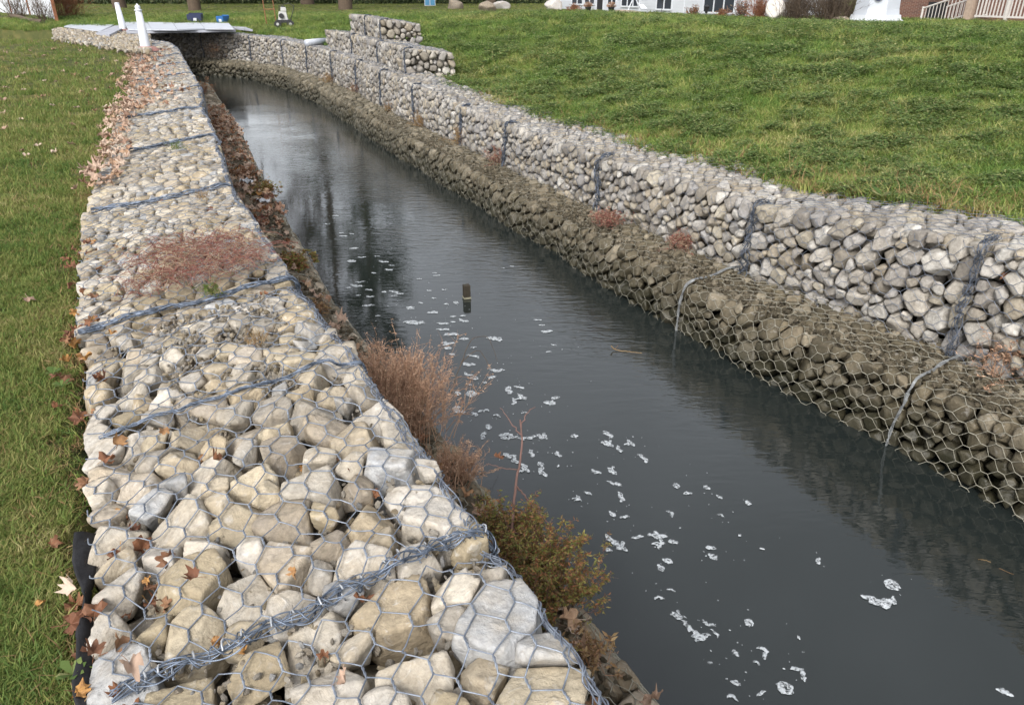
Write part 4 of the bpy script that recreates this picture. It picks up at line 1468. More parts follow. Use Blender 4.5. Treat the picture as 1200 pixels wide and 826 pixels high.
# ------------------------------------------------------------------ plants
def twig_bush(label, name, cat, loc, R, Hh, n, mat, seed, leaf=None, leaf_n=0, leaf_sz=.012, lean=(0, 0), stem_r=.0016, spread=1.0, group=None, stems_name="stems", up=1.0, side=5):
    r = np.random.default_rng(seed)
    root = empty(name, loc); tag(root, label, cat, group)
    tb = Tubes(); tips = []
    K = 6
    t = np.linspace(0, 1, K)
    a = r.uniform(0, 6.28, n); e = np.abs(r.normal(size=n)) * .55 * spread
    d0 = np.stack([np.cos(a) * np.sin(e) + lean[0], np.sin(a) * np.sin(e) + lean[1], np.cos(e) * up], 1)
    d0 /= np.linalg.norm(d0, axis=1, keepdims=True)
    Ln = Hh * r.uniform(.55, 1.05, n)
    b0 = np.stack([r.normal(size=n) * R * .28, r.normal(size=n) * R * .28, np.full(n, -.02)], 1)
    bend = r.normal(size=(n, 3)) * .12
    P = b0[:, None] + d0[:, None] * (Ln[:, None] * t)[..., None] + bend[:, None] * (t ** 2)[None, :, None] * Ln[:, None, None]
    P += r.normal(size=P.shape) * .006 * Hh
    tb.add(P, np.broadcast_to(stem_r * (1.25 - t)[None], (n, K)), 3)
    # side twigs
    nl = n * side
    i = r.integers(0, n, nl); u = r.uniform(.35, 1.0, nl)
    kf = u * (K - 1); k0 = np.minimum(kf.astype(int), K - 2); f = (kf - k0)[:, None]
    st_ = P[i, k0] * (1 - f) + P[i, k0 + 1] * f
    dv = d0[i] + r.normal(size=(nl, 3)) * .55; dv[:, 2] = np.abs(dv[:, 2]) * .8 + .1; dv /= np.linalg.norm(dv, axis=1, keepdims=True)
    ll = Hh * r.uniform(.08, .24, nl)
    t3 = np.linspace(0, 1, 3)
    S = st_[:, None] + dv[:, None] * (ll[:, None] * t3)[..., None] + r.normal(size=(nl, 3, 3)) * .004
    tb.add(S, np.broadcast_to(stem_r * .65 * (1.2 - t3)[None], (nl, 3)), 3)
    o = tb.build(stems_name, mat, root); o['kind'] = 'stuff'
    if leaf is not None and leaf_n:
        j = r.integers(0, nl, leaf_n); tpos = r.random(leaf_n)[:, None]
        c = S[j, 0] * (1 - tpos) + S[j, 2] * tpos
        u1 = rand_unit(r, leaf_n); u1[:, 2] *= .6; u2 = np.cross(u1, rand_unit(r, leaf_n)); u2 /= np.linalg.norm(u2, axis=1, keepdims=True) + 1e-9
        sz = leaf_sz * r.uniform(.6, 1.4, leaf_n)[:, None]
        V = np.stack([c, c + u1 * sz + u2 * sz * .35, c + u1 * sz * 2.2, c + u1 * sz - u2 * sz * .35], 1).reshape(-1, 3)
        Q = (np.arange(leaf_n)[:, None] * 4 + np.arange(4)[None])
        o = mesh_np("foliage", V, Q, leaf, root, False); o['kind'] = 'stuff'
    return root


def ledge_pt(px, py, z=.45):
    p = unproj(px, py, z); return (float(p[0]), float(p[1]), z)


b = ledge_pt(462, 500)
twig_bush("dense rust brown dried bush overhanging the canal from the left ledge", "dried_shrub", "shrub", b, .36, .36, 420, M_TAN, 31, M_TAN, 15000, .0055, lean=(.0, .30), spread=.8, side=9)
b = ledge_pt(530, 560)
twig_bush("small brown dried tuft at the foot of the large dried bush", "dried_shrub", "shrub", b, .15, .17, 110, M_TAN, 32, M_TAN, 1500, .005, lean=(.1, .3), side=6)
b = ledge_pt(622, 694)
twig_bush("bushy green and red leaved plant growing from the ledge over the water", "leafy_shrub", "shrub", b, .30, .22, 210, M_REDBARK, 33, M_BUSHG, 25000, .0066, lean=(.10, .16), spread=1.4, side=10, stem_r=.0013)
b = ledge_pt(600, 640)
twig_bush("dark green and red fringe of leaves above the leafy bush by the wire edge", "leafy_shrub", "shrub", b, .22, .20, 70, M_REDBARK, 34, M_BUSHG, 5000, .0075, lean=(.1, .2), spread=1.2, side=8, stem_r=.0012)

# bare red sapling
def sapling(label, loc, pts_list, mat, name="bare_sapling", cat="sapling", group=None):
    root = empty(name, loc); tag(root, label, cat, group)
    first = True
    tb = Tubes()
    for pts_, r0, r1 in pts_list:
        C_ = catmull(pts_, 6)
        C_ = C_ + np.random.default_rng(len(pts_)).normal(size=C_.shape) * .0016
        if first:
            t_ = Tubes(); t_.add(C_, np.linspace(r0, r1, len(C_))[None], 6)
            t_.build("trunk", mat, root); first = False
        else: tb.add(C_, np.linspace(r0, r1, len(C_))[None], 5)
    tb.build("branches", mat, root, 'stuff')
    return root


b = ledge_pt(600, 655)
sapling("bare reddish sapling with a forked tip standing before the water", b,
        [([(0, 0, -.02), (0, .03, .12), (.015, .10, .25), (.035, .17, .36), (.03, .24, .44)], .007, .0028),
         ([(.03, .22, .42), (.055, .27, .45), (.09, .30, .46)], .003, .0012),
         ([(.033, .20, .40), (-.01, .25, .43), (-.04, .29, .46)], .0028, .001),
         ([(.015, .10, .25), (.05, .10, .20), (.10, .08, .14), (.15, .05, .10)], .0035, .0015),
         ([(.02, .13, .30), (-.04, .14, .30), (-.09, .15, .31)], .002, .001),
         ([(.0, .03, .12), (.05, .02, .06), (.10, .0, .03)], .003, .0015)], M_REDBARK)
lf = lone_leaf(582, 536, .035, "dark red leaf hanging over the water left of the bare sapling", True, .55, 850, .8)
b = ledge_pt(500, 470)
sapling("thin dark bare twig looping over the water behind the brown bush", (b[0] + .10, b[1] + .25, .35),
        [([(0, 0, 0), (.05, .12, .12), (.14, .22, .15), (.20, .20, .06)], .003, .001),
         ([(.05, .12, .12), (.10, .25, .2), (.19, .32, .18), (.24, .30, .05)], .0022, .0009)], M_BARK, "bare_twig", "twig")
# floating twig by the right wall
p = unproj(735, 413, 0.0)
sapling("pale broken twig floating in the right wall's dark reflection", (float(p[0]), float(p[1]), .004),
        [([(-.11, .03, .03), (-.08, .03, .005), (0, 0, .004), (.10, -.02, .002)], .004, .002), ([(-.08, .03, .005), (-.06, .05, .03)], .002, .001)], M_DRYGRASS, "floating_twig", "twig")
p = unproj(1152, 657, 0.0)
sapling("short pale straw floating near the right wall's reflection", (float(p[0]), float(p[1]), .003),
        [([(-.02, .01, 0), (0, 0, .003), (.03, -.015, 0)], .0015, .001), ([(0.04, -.05, 0), (.08, -.09, .002)], .001, .0008)], M_DRYGRASS, "floating_straw", "twig")

# matted red weeds on the left wall
def mat_weed(label, cpx, rad, n, mat, seed, name="red_weed", z=1.13, ln=.22, elong=1.0, cat="weed"):
    r = np.random.default_rng(seed)
    c = unproj(*cpx, z); root = empty(name, c); tag(root, label, cat)
    K = 6; t = np.linspace(0, 1, K)
    a = r.uniform(0, 6.28, n); rr = rad * np.sqrt(r.random(n)) * .85
    T_ = np.array([-.46, .89]); N_ = np.array([.89, .46])
    b0 = np.outer(rr * np.cos(a) * elong, T_) + np.outer(rr * np.sin(a), N_)
    d = r.uniform(0, 6.28, n); L_ = ln * r.uniform(.4, 1.1, n)
    P = np.zeros((n, K, 3))
    turn = r.normal(size=n) * 1.2
    for k in range(1, K):
        ang = d + turn * t[k]
        P[:, k, 0] = P[:, k - 1, 0] + np.cos(ang) * L_ / (K - 1); P[:, k, 1] = P[:, k - 1, 1] + np.sin(ang) * L_ / (K - 1)
    P[:, :, :2] += b0[:, None]
    hh = r.uniform(.0, .045, n)
    P[:, :, 2] = (np.sin(t * 2.6)[None] * hh[:, None]) + r.normal(size=(n, K)) * .006 + .01
    tb = Tubes(); tb.add(P, .0011, 3); o = tb.build("stems", mat, root); o['kind'] = 'stuff'
    m = int(n * 5); i = r.integers(0, n, m); k = r.integers(1, K, m)
    cpt = P[i, k]; u1 = rand_unit(r, m); u2 = rand_unit(r, m); sz = r.uniform(.003, .008, m)[:, None]
    V = np.stack([cpt - u2 * sz * .3, cpt + u1 * sz * 1.5, cpt + u2 * sz * .3], 1).reshape(-1, 3)
    o = mesh_np("foliage", V, (np.arange(m)[:, None] * 3 + np.arange(3)), mat, root, False); o['kind'] = 'stuff'
    return root


mat_weed("sprawling mat of dark red weeds over the gabion stones", (240, 302), .33, 620, M_REDW, 51, ln=.19, elong=1.2, z=1.14)
mat_weed("sparse lower fringe of red weeds creeping toward the grass side", (190, 333), .18, 150, M_REDW, 52, ln=.16, z=1.12)
for i, (x, y, s_, lb) in enumerate([(205, 172, .10, "small yellow green tuft growing through the second farthest thick joint"), (248, 338, .07, "low bright green tuft below the red weeds"),
                                    (236, 228, .08, "dry olive tuft above the red weeds"), (300, 395, .07, "sparse straw tuft beside the thick laced joint")]):
    p = unproj(x, y, 1.12)
    twig_bush(lb, "grass_tuft", "grass tuft", tuple(p), s_, s_ * .8, 45, M_GRASS_L if i < 2 else M_DRYGRASS, 60 + i, M_GRASS_L if i < 2 else None, 160, .006, side=2, stem_r=.001, spread=1.6)

# broadleaf weeds on the near lawn edge
def broadleaf(px, py, s_, seed, label, z=1.0):
    r = random.Random(seed); m = MB()
    for j in range(7):
        a = j / 7 * 6.28 + r.uniform(-.3, .3); L_ = s_ * r.uniform(.6, 1.1); up = r.uniform(.3, .8)
        u = np.array([math.cos(a), math.sin(a), up]); v = np.array([-math.sin(a), math.cos(a), 0]) * .32
        P = [u * 0, u * .35 * L_ - v * .5 * L_, u * .7 * L_ - v * L_ * .8, u * L_ * [1, 1, .8], u * .7 * L_ + v * L_ * .8, u * .35 * L_ + v * .5 * L_]
        m.add(P, T=[[0, 1, 5], [1, 2, 4], [1, 4, 5], [2, 3, 4]])
    p = unproj(px, py, z); o = m.build("broadleaf_weed", M_CLOVER, None); o.location = p; tag(o, label, 'weed'); return o


broadleaf(62, 438, .04, 1, "bright green broadleaf weed at the lawn edge by the left wall")
broadleaf(72, 452, .035, 2, "smaller green broadleaf weed just below the larger one by the wall")
broadleaf(85, 790, .036, 3, "green broadleaf weed among dead leaves at the bottom left corner", .97)
broadleaf(1034, 230, .08, 4, "light green broadleaf weed at the grass edge above the right wall", 1.13)

# vegetation on the left ledge
ledge_veg = [(236, 110, .30, .30, "rust brown leafy weeds on the narrow ledge beyond the far bush", M_LEAF_R, M_REDBARK, 1400),
             (252, 150, .22, .16, "orange brown dead fronds on the ledge beside the far left wall", M_LEAF_R, M_REDBARK, 800),
             (285, 205, .20, .12, "reddish brown weeds on the ledge near the white plastic scraps", M_LEAF_R, M_REDBARK, 700),
             (312, 226, .20, .14, "yellow green and red weed between the two white plastic scraps", M_BUSHG, M_REDBARK, 1800),
             (300, 262, .2, .10, "dark red creeping weed on the ledge below the plastic scraps", M_REDW, M_REDBARK, 500),
             (345, 312, .22, .10, "orange and green mossy cushion plant on the ledge edge", M_BUSHG, M_REDBARK, 3600),
             (372, 362, .15, .08, "sparse brown weed on the ledge opposite the thick laced joint", M_DRYGRASS, M_TAN, 300),
             (690, 765, .12, .08, "withered brown sprigs on the ledge below the green bush", M_DRYGRASS, M_TAN, 300)]
for i, (x, y, R_, h_, lb, lm, sm, ln_) in enumerate(ledge_veg):
    twig_bush(lb, "ledge_weed", "weed", ledge_pt(x, y), R_, h_, 60, sm, 400 + i, lm, ln_, .012, side=4, spread=1.5, stem_r=.0014, group="weeds on the left ledge")

# vegetation along the foot of the right upper tier
rveg = [(1168, 440, .07, .26, 26, "thin red brown dried stalk against the right wall near the frame edge", M_TAN),
        (800, 290, .14, .14, 60, "rusty dried weed at the foot of the right wall below pale stones", M_REDW),
        (712, 262, .16, .12, 60, "low dark red weed at the foot of the right wall midway", M_REDW),
        (590, 190, .22, .22, 90, "reddish brown dead weeds on the right ledge, long clump", M_REDW),
        (545, 168, .22, .24, 90, "brown dead grass clump on the right ledge before the stepped tiers", M_DRYGRASS),
        (500, 148, .22, .24, 90, "dry brown weeds at the wall foot below the stepped tiers", M_DRYGRASS),
        (465, 130, .25, .2, 90, "straw coloured dead grass on the ledge under the first step", M_DRYGRASS),
        (425, 108, .3, .2, 100, "orange brown dead grass draped on the ledge at the bend", M_LEAF_R),
        (390, 96, .3, .2, 90, "brown dead grass at the wall foot under the white pipe", M_DRYGRASS)]
for i, (x, y, R_, h_, n_, lb, mt) in enumerate(rveg):
    z_ = .42 if y > 250 else .38
    p = unproj(x, y, z_)
    twig_bush(lb, "wall_weed", "weed", (float(p[0]), float(p[1]), z_ + .02), R_ * 1.25, h_, n_ * 2, mt, 430 + i, mt, n_ * 22, .009, side=4, spread=1.4, stem_r=.0015, group="dead weeds on the right ledge")
# thin ivy stem streaks on far wall recess
for i, (x, y) in enumerate([(232, 55), (250, 62), (262, 58)]):
    p = unproj(x, y, .6)
    twig_bush(["dark brown dead vine hanging in the recess under the deck", "brown withered vine beside the dark recess", "sparse dead vine on the far wall"][i],
              "dead_vine", "vine", (float(p[0]), float(p[1]), .5), .35, .5, 90, M_BARK, 470 + i, M_LEAF_R, 500, .012, side=4)

# scraps of white plastic on the left ledge
def scrap(px, py, L_, seed, label):
    r = np.random.default_rng(seed); n = 9
    u = np.linspace(-.5, .5, n); X_, Y_ = np.meshgrid(u, u, indexing='ij')
    Zz = .18 * np.sin(X_ * 9 + r.uniform(0, 6)) * np.sin(Y_ * 7 + r.uniform(0, 6)) + .12 * np.sin(X_ * 17 + Y_ * 13)
    X_ = X_ + r.normal(size=X_.shape) * .03; Y_ = Y_ * .45 + r.normal(size=X_.shape) * .03
    V = np.stack([X_, Y_, Zz * .6 + .06], -1).reshape(-1, 3) * L_
    o = mesh_np("plastic_scrap", V, grid_quads(n, n), M_WHITE, None, True)
    o.modifiers.new("thickness", 'SOLIDIFY').thickness = .002
    o.location = ledge_pt(px, py, .50); o.rotation_euler = (0, 0, -.5); tag(o, label, 'litter')


scrap(290, 213, .17, 1, "long crumpled white plastic scrap on the left ledge")
scrap(309, 236, .13, 2, "smaller pale plastic scrap below the yellow green ledge weed")

# black geotextile strip at the near left edge
def ribbon3(A, B, n, amp, seed, name, mat, label, cat, thick=.006):
    r = np.random.default_rng(seed)
    m_ = 7
    V = []
    for i in range(n):
        t_ = i / (n - 1)
        for j in range(m_):
            w_ = j / (m_ - 1)
            p = A[i] * (1 - w_) + B[i] * w_
            p = p + np.array([math.sin(t_ * 23 + w_ * 3 + seed), math.cos(t_ * 31 + w_ * 4), math.sin(t_ * 41 + w_ * 6) + math.sin(w_ * 3.1) * 1.5]) * amp
            V.append(p)
    o = mesh_np(name, np.array(V), grid_quads(n, m_), mat, None, True)
    o.modifiers.new("thickness", 'SOLIDIFY').thickness = thick
    tag(o, label, cat); return o


ss_ = np.linspace(sL0 - .22, sL0 + .66, 50)
A = np.array([[*LW.at(s, .892 + .012 * math.sin(s * 9)), .952] for s in ss_]); B = np.array([[*LW.at(s, .922 + .010 * math.sin(s * 14)), .978] for s in ss_])
ribbon3(A, B, 50, .0035, 1, "geotextile_strip", M_BLACK, "black geotextile strip showing between near lawn and gabion stones", "geotextile")

# ------------------------------------------------------------------ post in the water
p = unproj(547, 350, 0)
root = empty("wooden_stub", (float(p[0]), float(p[1]), 0), .35)
tag(root, "dark square wooden stub sticking out of the middle of the water", "post")
M_DKWOOD = simple("dark_wood", (.035, .028, .018), .8, var=.35, scale=30)
MB().box((0, 0, -.10), (.055, .05, .44), taper=.96).build("post_body", M_DKWOOD, root)
MB().box((0, 0, .012), (.060, .055, .014)).build("pale_collar", simple("algae_ring", (.22, .21, .15), .8), root)

# ------------------------------------------------------------------ far end: posts, deck, machine
def on_ground(px, py, dz=0.0):
    z = 1.1
    for _ in range(12):
        p = unproj(px, py, z); z = .5 * z + .5 * float(ground_z(p[None, :2])[0])
    p = unproj(px, py, z); p[2] = z + dz
    return p


M_POSTW = simple("post_paint", (.56, .58, .62), .5, var=.08, scale=5)
for (px, py, lean, lb, near_) in ((171, 57, (0, 0), "nearer slender white post with a ball finial on a red sand base", True),
                                  (145, 36, (-.05, .02), "farther white post, leaning left, on a red sand base", False)):
    p = unproj(px, py, 1.13)
    root = empty("white_post", tuple(p)); tag(root, lb, "post", "white posts on the left bank")
    Hh = .72
    m = MB(); m.lathe([(.0, .02), (.105, .02), (.103, .04), (.062, Hh), (.0, Hh)], sides=20)
    if lean != (0, 0):
        for v in m.V: v[:, 0] += lean[0] * v[:, 2]
    m.build("shaft", M_POSTW, root, True)
    m = MB(); c = (lean[0] * Hh, 0, Hh)
    m.lathe([(.0, 0), (.072, 0), (.078, .012), (.070, .028), (.045, .034), (.05, .05), (.056, .072), (.045, .098), (.02, .115), (.012, .135), (0, .14)] if near_ else [(0, 0), (.066, 0), (.07, .015), (.05, .03), (0, .035)], c=c, sides=18)
    m.build("finial" if near_ else "cap", M_POSTW, root, True)
    m = MB(); m.lathe([(0, .045), (.10, .045), (.17, .03), (.22, -.01), (.25, -.05)], sides=22)
    for v in m.V: v[:, :2] *= 1 + .12 * np.sin(np.arctan2(v[:, 1], v[:, 0]) * 3)[:, None]
    m.build("sand_base", M_REDBAG, root, True)


def slab(name, pix, z, th, mat, label, cat, group=None, root=None):
    P = np.array([unproj(x, y, z) for x, y in pix]); n = len(P)
    top = P.copy(); bot = P.copy(); bot[:, 2] -= th
    V = np.vstack([top, bot]); c = top.mean(0)
    T = []; Q = []
    for i in range(n): Q.append([i, i + n, (i + 1) % n + n, (i + 1) % n])
    V = np.vstack([V, top.mean(0), bot.mean(0)])
    for i in range(n): T.append([2 * n, i, (i + 1) % n]); T.append([2 * n + 1, (i + 1) % n + n, i + n])
    o = mesh_np(name, V, [np.array(Q), np.array(T)], mat, root, False, c)
    if label: tag(o, label, cat, group)
    return o


M_SHEET = simple("white_sheet", (.43, .455, .50), .45, var=.06, scale=2)
M_GREYB = simple("grey_board", (.33, .34, .38), .7, var=.2, scale=4)
slab("plastic_sheet", [(75, 31), (97, 24.5), (140, 26), (118, 36.5)], 1.20, .03, M_SHEET, "flat white panel lying left of the two white posts", "panel")
slab("grey_board", [(112, 39), (140, 28), (152, 29), (128, 41)], 1.19, .05, M_GREYB, "narrow grey board beside the flat white panel", "board")
dk = empty("white_deck", tuple(unproj(215, 32, 1.2))); tag(dk, "long low white deck bridging the canal's far end", "deck")
edges = [150, 178, 208, 240, 274]
for i in range(4):
    a, b = edges[i] + .3, edges[i + 1] - .3
    o = slab("deck_sheet", [(a, 34.5 + .2 * i - (1.5 if i == 3 else 0)), (a - 6, 25.6 + .4 * i), (b - 6, 26 + .4 * i), (b, 34.6 + .2 * i - (1.5 if i >= 2 else 0))], 1.26 + .004 * (i % 2), .03, M_SHEET, None, None)
    o.parent = dk; o.location = Vector(o.location) - Vector(dk.location)
o = slab("deck_beam", [(148, 37), (148, 35.2), (274, 33.6), (276, 35)], 1.22, .06, M_GREYB, None, None); o.parent = dk; o.location = Vector(o.location) - Vector(dk.location)
slab("grey_plank", [(268, 32), (262, 29.5), (288, 32.0), (296, 35)], 1.2, .05, M_GREYB, "weathered plank at the right end of the white deck", "plank")

# gravel patch by the posts
def draped(pix, name, mat, n=14, dz=.03):
    (x0, y0), (x1, y1), (x2, y2), (x3, y3) = pix
    V = []
    for i in range(n):
        u = i / (n - 1)
        for j in range(n):
            v = j / (n - 1)
            x = (1 - u) * ((1 - v) * x0 + v * x3) + u * ((1 - v) * x1 + v * x2)
            y = (1 - u) * ((1 - v) * y0 + v * y3) + u * ((1 - v) * y1 + v * y2)
            p = unproj(x, y, 1.1); p[2] = float(ground_z(p[None, :2])[0]) + dz; V.append(p)
    return mesh_np(name, np.array(V), grid_quads(n, n), mat)


M_GRAVEL = simple("gravel_grit", (.27, .245, .22), .95, var=.5, scale=14, bump=.6)
gp = slab("gravel_path", [(66, 34), (84, 42), (112, 50), (146, 57), (168, 47), (150, 37), (100, 31)], 1.125, .02, M_GRAVEL, None, None); tag(gp, kind='structure')

M_BLUE_D = simple("navy_plastic", (.012, .02, .06), .4, var=.1); M_BLUE = simple("blue_plastic", (.02, .10, .27), .4, var=.1)
for (px, py, wd, hh, mt, lb, rz) in ((230, 28, .44, .28, M_BLUE_D, "dark navy open crate standing behind the white deck", .15), (262, 28.5, .25, .24, M_BLUE, "small bright blue crate behind the deck's right end", -.3)):
    p = on_ground(px, py)
    root = empty("plastic_crate", tuple(p), rz); tag(root, lb, "crate")
    MB().box((0, 0, .02), (wd, .32, .03)).build("crate_floor", mt, root)
    for c_, s_ in (((0, -.16, hh / 2), (wd, .02, hh)), ((0, .16, hh / 2), (wd, .02, hh * 1.25)), ((-wd / 2, 0, hh / 2), (.02, .30, hh)), ((wd / 2, 0, hh / 2), (.02, .30, hh))):
        MB().box(c_, s_).build("side_panel", mt, root)
    MB().box((.02, -.174, hh * .45), (.10, .006, .09)).build("pale_sticker", M_WHITE, root)

M_BLACKP = simple("black_plastic", (.02, .02, .022), .5); M_RUST = simple("rusty_steel", (.22, .09, .045), .8, var=.3)
M_OFFW = simple("offwhite_plastic", (.36, .36, .35), .4)
p = on_ground(334, 33)
root = empty("small_engine", tuple(p), .2); tag(root, "white and black petrol engine on small wheels standing on the far lawn", "engine"); root.scale = (.85, .85, .85)
MB().box((0, 0, .22), (.50, .34, .10)).build("chassis", M_BLACKP, root)
MB().box((-.02, 0, .40), (.34, .30, .28), taper=.72).build("cowling", M_OFFW, root)
MB().box((.02, .02, .62), (.20, .18, .12), taper=.8).build("fuel_tank", M_OFFW, root)
m = MB(); m.lathe([(0, 0), (.06, 0), (.06, .04), (0, .045)], c=(.02, .02, .68), sides=14); m.build("filler_cap", M_BLACKP, root)
m = MB(); m.tube([(-.06, -.16, .40), (-.06, -.20, .40)], .085, 14); m.build("recoil_cover", M_BLACKP, root)
for sx in (-.22, .22):
    m = MB(); m.tube([(sx - .0, -.22, .13), (sx, -.15, .13)], .125, 16)
    wv_ = m.build("wheel", M_BLACKP, root); MB().tube([(sx, -.228, .13), (sx, -.20, .13)], .05, 12).build("hub", M_OFFW, wv_)
m = MB(); m.tube([(.22, .1, .25), (.34, .12, .55), (.40, .12, .72)], .014, 6); m.tube([(-.18, .12, .3), (-.12, .14, .72), (.22, .14, .80), (.38, .12, .72)], .014, 6); m.build("handle", M_BLACKP, root)
p = on_ground(319, 31)
root = empty("cart_frame", tuple(p), .1); tag(root, "rusty upright frame with a flat foot beside the small engine", "frame")
m = MB()
for x_ in (-.16, .14): m.tube([(x_, 0, 0), (x_ - .03, .02, .80)], .014, 6)
m.build("upright", M_RUST, root)
m = MB(); m.tube([(-.5, .02, .80), (.14, .02, .80)], .013, 6); m.tube([(-.18, .01, .48), (.12, .01, .48)], .012, 6); m.build("crossbar", M_RUST, root)
MB().box((.02, -.1, .03), (.42, .30, .04)).build("foot_plate", M_BLACKP, root)

# white pipe lying on the far wall
a = unproj(359, 50.5, 1.10); b_ = unproj(381, 48.5, 1.10)
dv_ = (b_ - a) / np.linalg.norm(b_ - a)
m = MB(); side = np.array([0, 0, 1.0]); prof_n = 20
Vp = []
U1 = np.cross(dv_, side); U1 /= np.linalg.norm(U1)
for (t_, r_o) in ((0, .001), (0, .075), (1, .075), (1, .001), (0, .001)):
    c_ = a + (b_ - a) * t_
    for k in range(prof_n):
        an = k / prof_n * 2 * math.pi
        Vp.append(c_ + (U1 * math.cos(an) + side * math.sin(an)) * r_o)
o = mesh_np("white_pipe", np.array(Vp), grid_quads(5, prof_n, wrap=True), M_SHEET, None, True, a)
tag(o, "white drain pipe lying on top of the wall at the bend", "pipe")

# white panels, log and scrub at the upper left
A_ = on_ground(-2, 14); B_ = on_ground(68, 27.5)
nP = 3
M_PANEL = simple("panel_paint", (.66, .68, .72), .6, var=.12, scale=1.5)
fdir = (B_ - A_) / np.linalg.norm(B_ - A_); fl = np.linalg.norm(B_ - A_)
pf = empty("panel_fence", tuple(A_)); tag(pf, "white board fence panels with brown posts at the top left corner", "fence")
ang = math.atan2(fdir[1], fdir[0])
for i in range(nP):
    u0, u1 = fl * i / nP + .05, fl * (i + 1) / nP - .05
    nb_ = 6
    for j in range(nb_):
        uu = u0 + (u1 - u0) * (j + .5) / nb_; c_ = fdir * uu
        MB().box((c_[0], c_[1], c_[2] + .95), ((u1 - u0) / nb_ - .008, .03, 1.9), rz=ang).build("board", M_PANEL, pf)
for i in range(nP + 1):
    c_ = fdir * (fl * i / nP); MB().box((c_[0], c_[1] - .03, c_[2] + .95), (.09, .09, 2.0), rz=ang).build("fence_post", M_RUST, pf)
a = on_ground(14, 21, .06); b_ = on_ground(51, 30, .05)
m = MB(); c_ = np.linspace(0, 1, 9)[:, None] * (b_ - a)[None]; c_[:, 2] += .02 * np.sin(np.arange(9)); m.tube(c_, np.linspace(.07, .10, 9), 10)
o = m.build("fallen_log", M_BARK, None, True); o.location = a; tag(o, "dark fallen log lying on the grass before the white fence panels", "log")
for i, (px, py, R_, h_, n_, lb) in enumerate([(20, 20, .6, 1.0, 90, "bare scrub in front of the left white fence panel"), (52, 27, .5, .9, 80, "bare twiggy scrub in front of the right white fence panel"),
                                              (80, 21, .8, 1.3, 160, "rust coloured brush just right of the white fence panels")]):
    p = on_ground(px, py)
    twig_bush(lb, "bare_scrub", "shrub", tuple(p), R_, h_, n_, M_BARK if i < 2 else M_RUST, 600 + i, M_LEAF_R if i == 2 else None, 500 if i == 2 else 0, .03, stem_r=.006, side=5)

# rocks on the crest
def rock(label, px, py, size, seed, mat, name="boulder", dz=0.0, flat_=.5):
    r = np.random.default_rng(seed)
    D, F = ICO[4]
    k = 12
    pn = rand_unit(r, k); pd = r.uniform(.55, .95, k)
    rad = stone_radii(D, pn, pd, np.eye(3) / 1.15, r, 26, .03)
    V = D * rad[:, None] * np.array(size)
    p = on_ground(px, py, size[2] * flat_ + dz)
    o = mesh_np(name, V, F, mat, None, True); o.location = p; tag(o, label, "boulder"); return o


M_ROCKB = stone_mat("brown_rock", [(.26, .22, .18), (.24, .20, .16)], 1.0, grime=.3)
M_ROCKW = stone_mat("pale_rock", [(.50, .48, .46), (.48, .46, .45)], 1.0)
rock("flat brown boulder on the crest of the right lawn", 534, 11, (.62, .4, .34), 1, M_ROCKB)
rock("dark grey boulder with a tilted pale slab on the crest", 572, 13.5, (.5, .42, .34), 2, M_ROCKB)
rock("tilted pale slab of rock leaning behind the dark grey boulder", 588, 11, (.45, .3, .36), 4, M_ROCKW)
rock("whitish block of stone on the crest, right of the boulders", 648, 12, (.62, .4, .42), 3, M_ROCKW)
p = on_ground(504, 7.5)
root = empty("blue_cabinet", tuple(p), .1); tag(root, "blue and white cabinet standing beyond the lawn crest", "cabinet")
MB().box((0, 0, .45), (.75, .4, .9)).build("cabinet_body", M_WHITE, root)
for x_ in (-.18, .18): MB().box((x_, -.21, .45), (.30, .03, .78)).build("door", simple("faded_blue", (.08, .25, .42), .5), root)

# ------------------------------------------------------------------ houses beyond the crest
M_SIDING = simple("white_siding", (.46, .48, .51), .6, var=.05, scale=1, bump=.05)
M_GLASS = NT("window_glass"); M_GLASS.col((.03, .035, .045)); M_GLASS.rough(.08); M_GLASS = M_GLASS.m
M_ROOF = simple("roof_shingle", (.10, .10, .11), .9, var=.2, scale=4)
M_BRICK = NT("brick"); 
_tc = M_BRICK.n('ShaderNodeTexCoord'); _sx = M_BRICK.n('ShaderNodeSeparateXYZ'); M_BRICK.l(_tc.outputs['Object'], _sx.inputs[0])
_cb = M_BRICK.n('ShaderNodeCombineXYZ'); M_BRICK.l(M_BRICK.math('ADD', _sx.outputs[0], _sx.outputs[1]), _cb.inputs[0]); M_BRICK.l(_sx.outputs[2], _cb.inputs[1])
_bt = M_BRICK.n('ShaderNodeTexBrick'); _bt.inputs['Scale'].default_value = 4.5; _bt.inputs['Color1'].default_value = (.17, .075, .05, 1); _bt.inputs['Color2'].default_value = (.11, .05, .038, 1)
_bt.inputs['Mortar'].default_value = (.22, .18, .15, 1); _bt.inputs['Mortar Size'].default_value = .02
M_BRICK.l(_cb.outputs[0], _bt.inputs['Vector']); M_BRICK.col(_bt.outputs[0]); M_BRICK.rough(.9); M_BRICK = M_BRICK.m


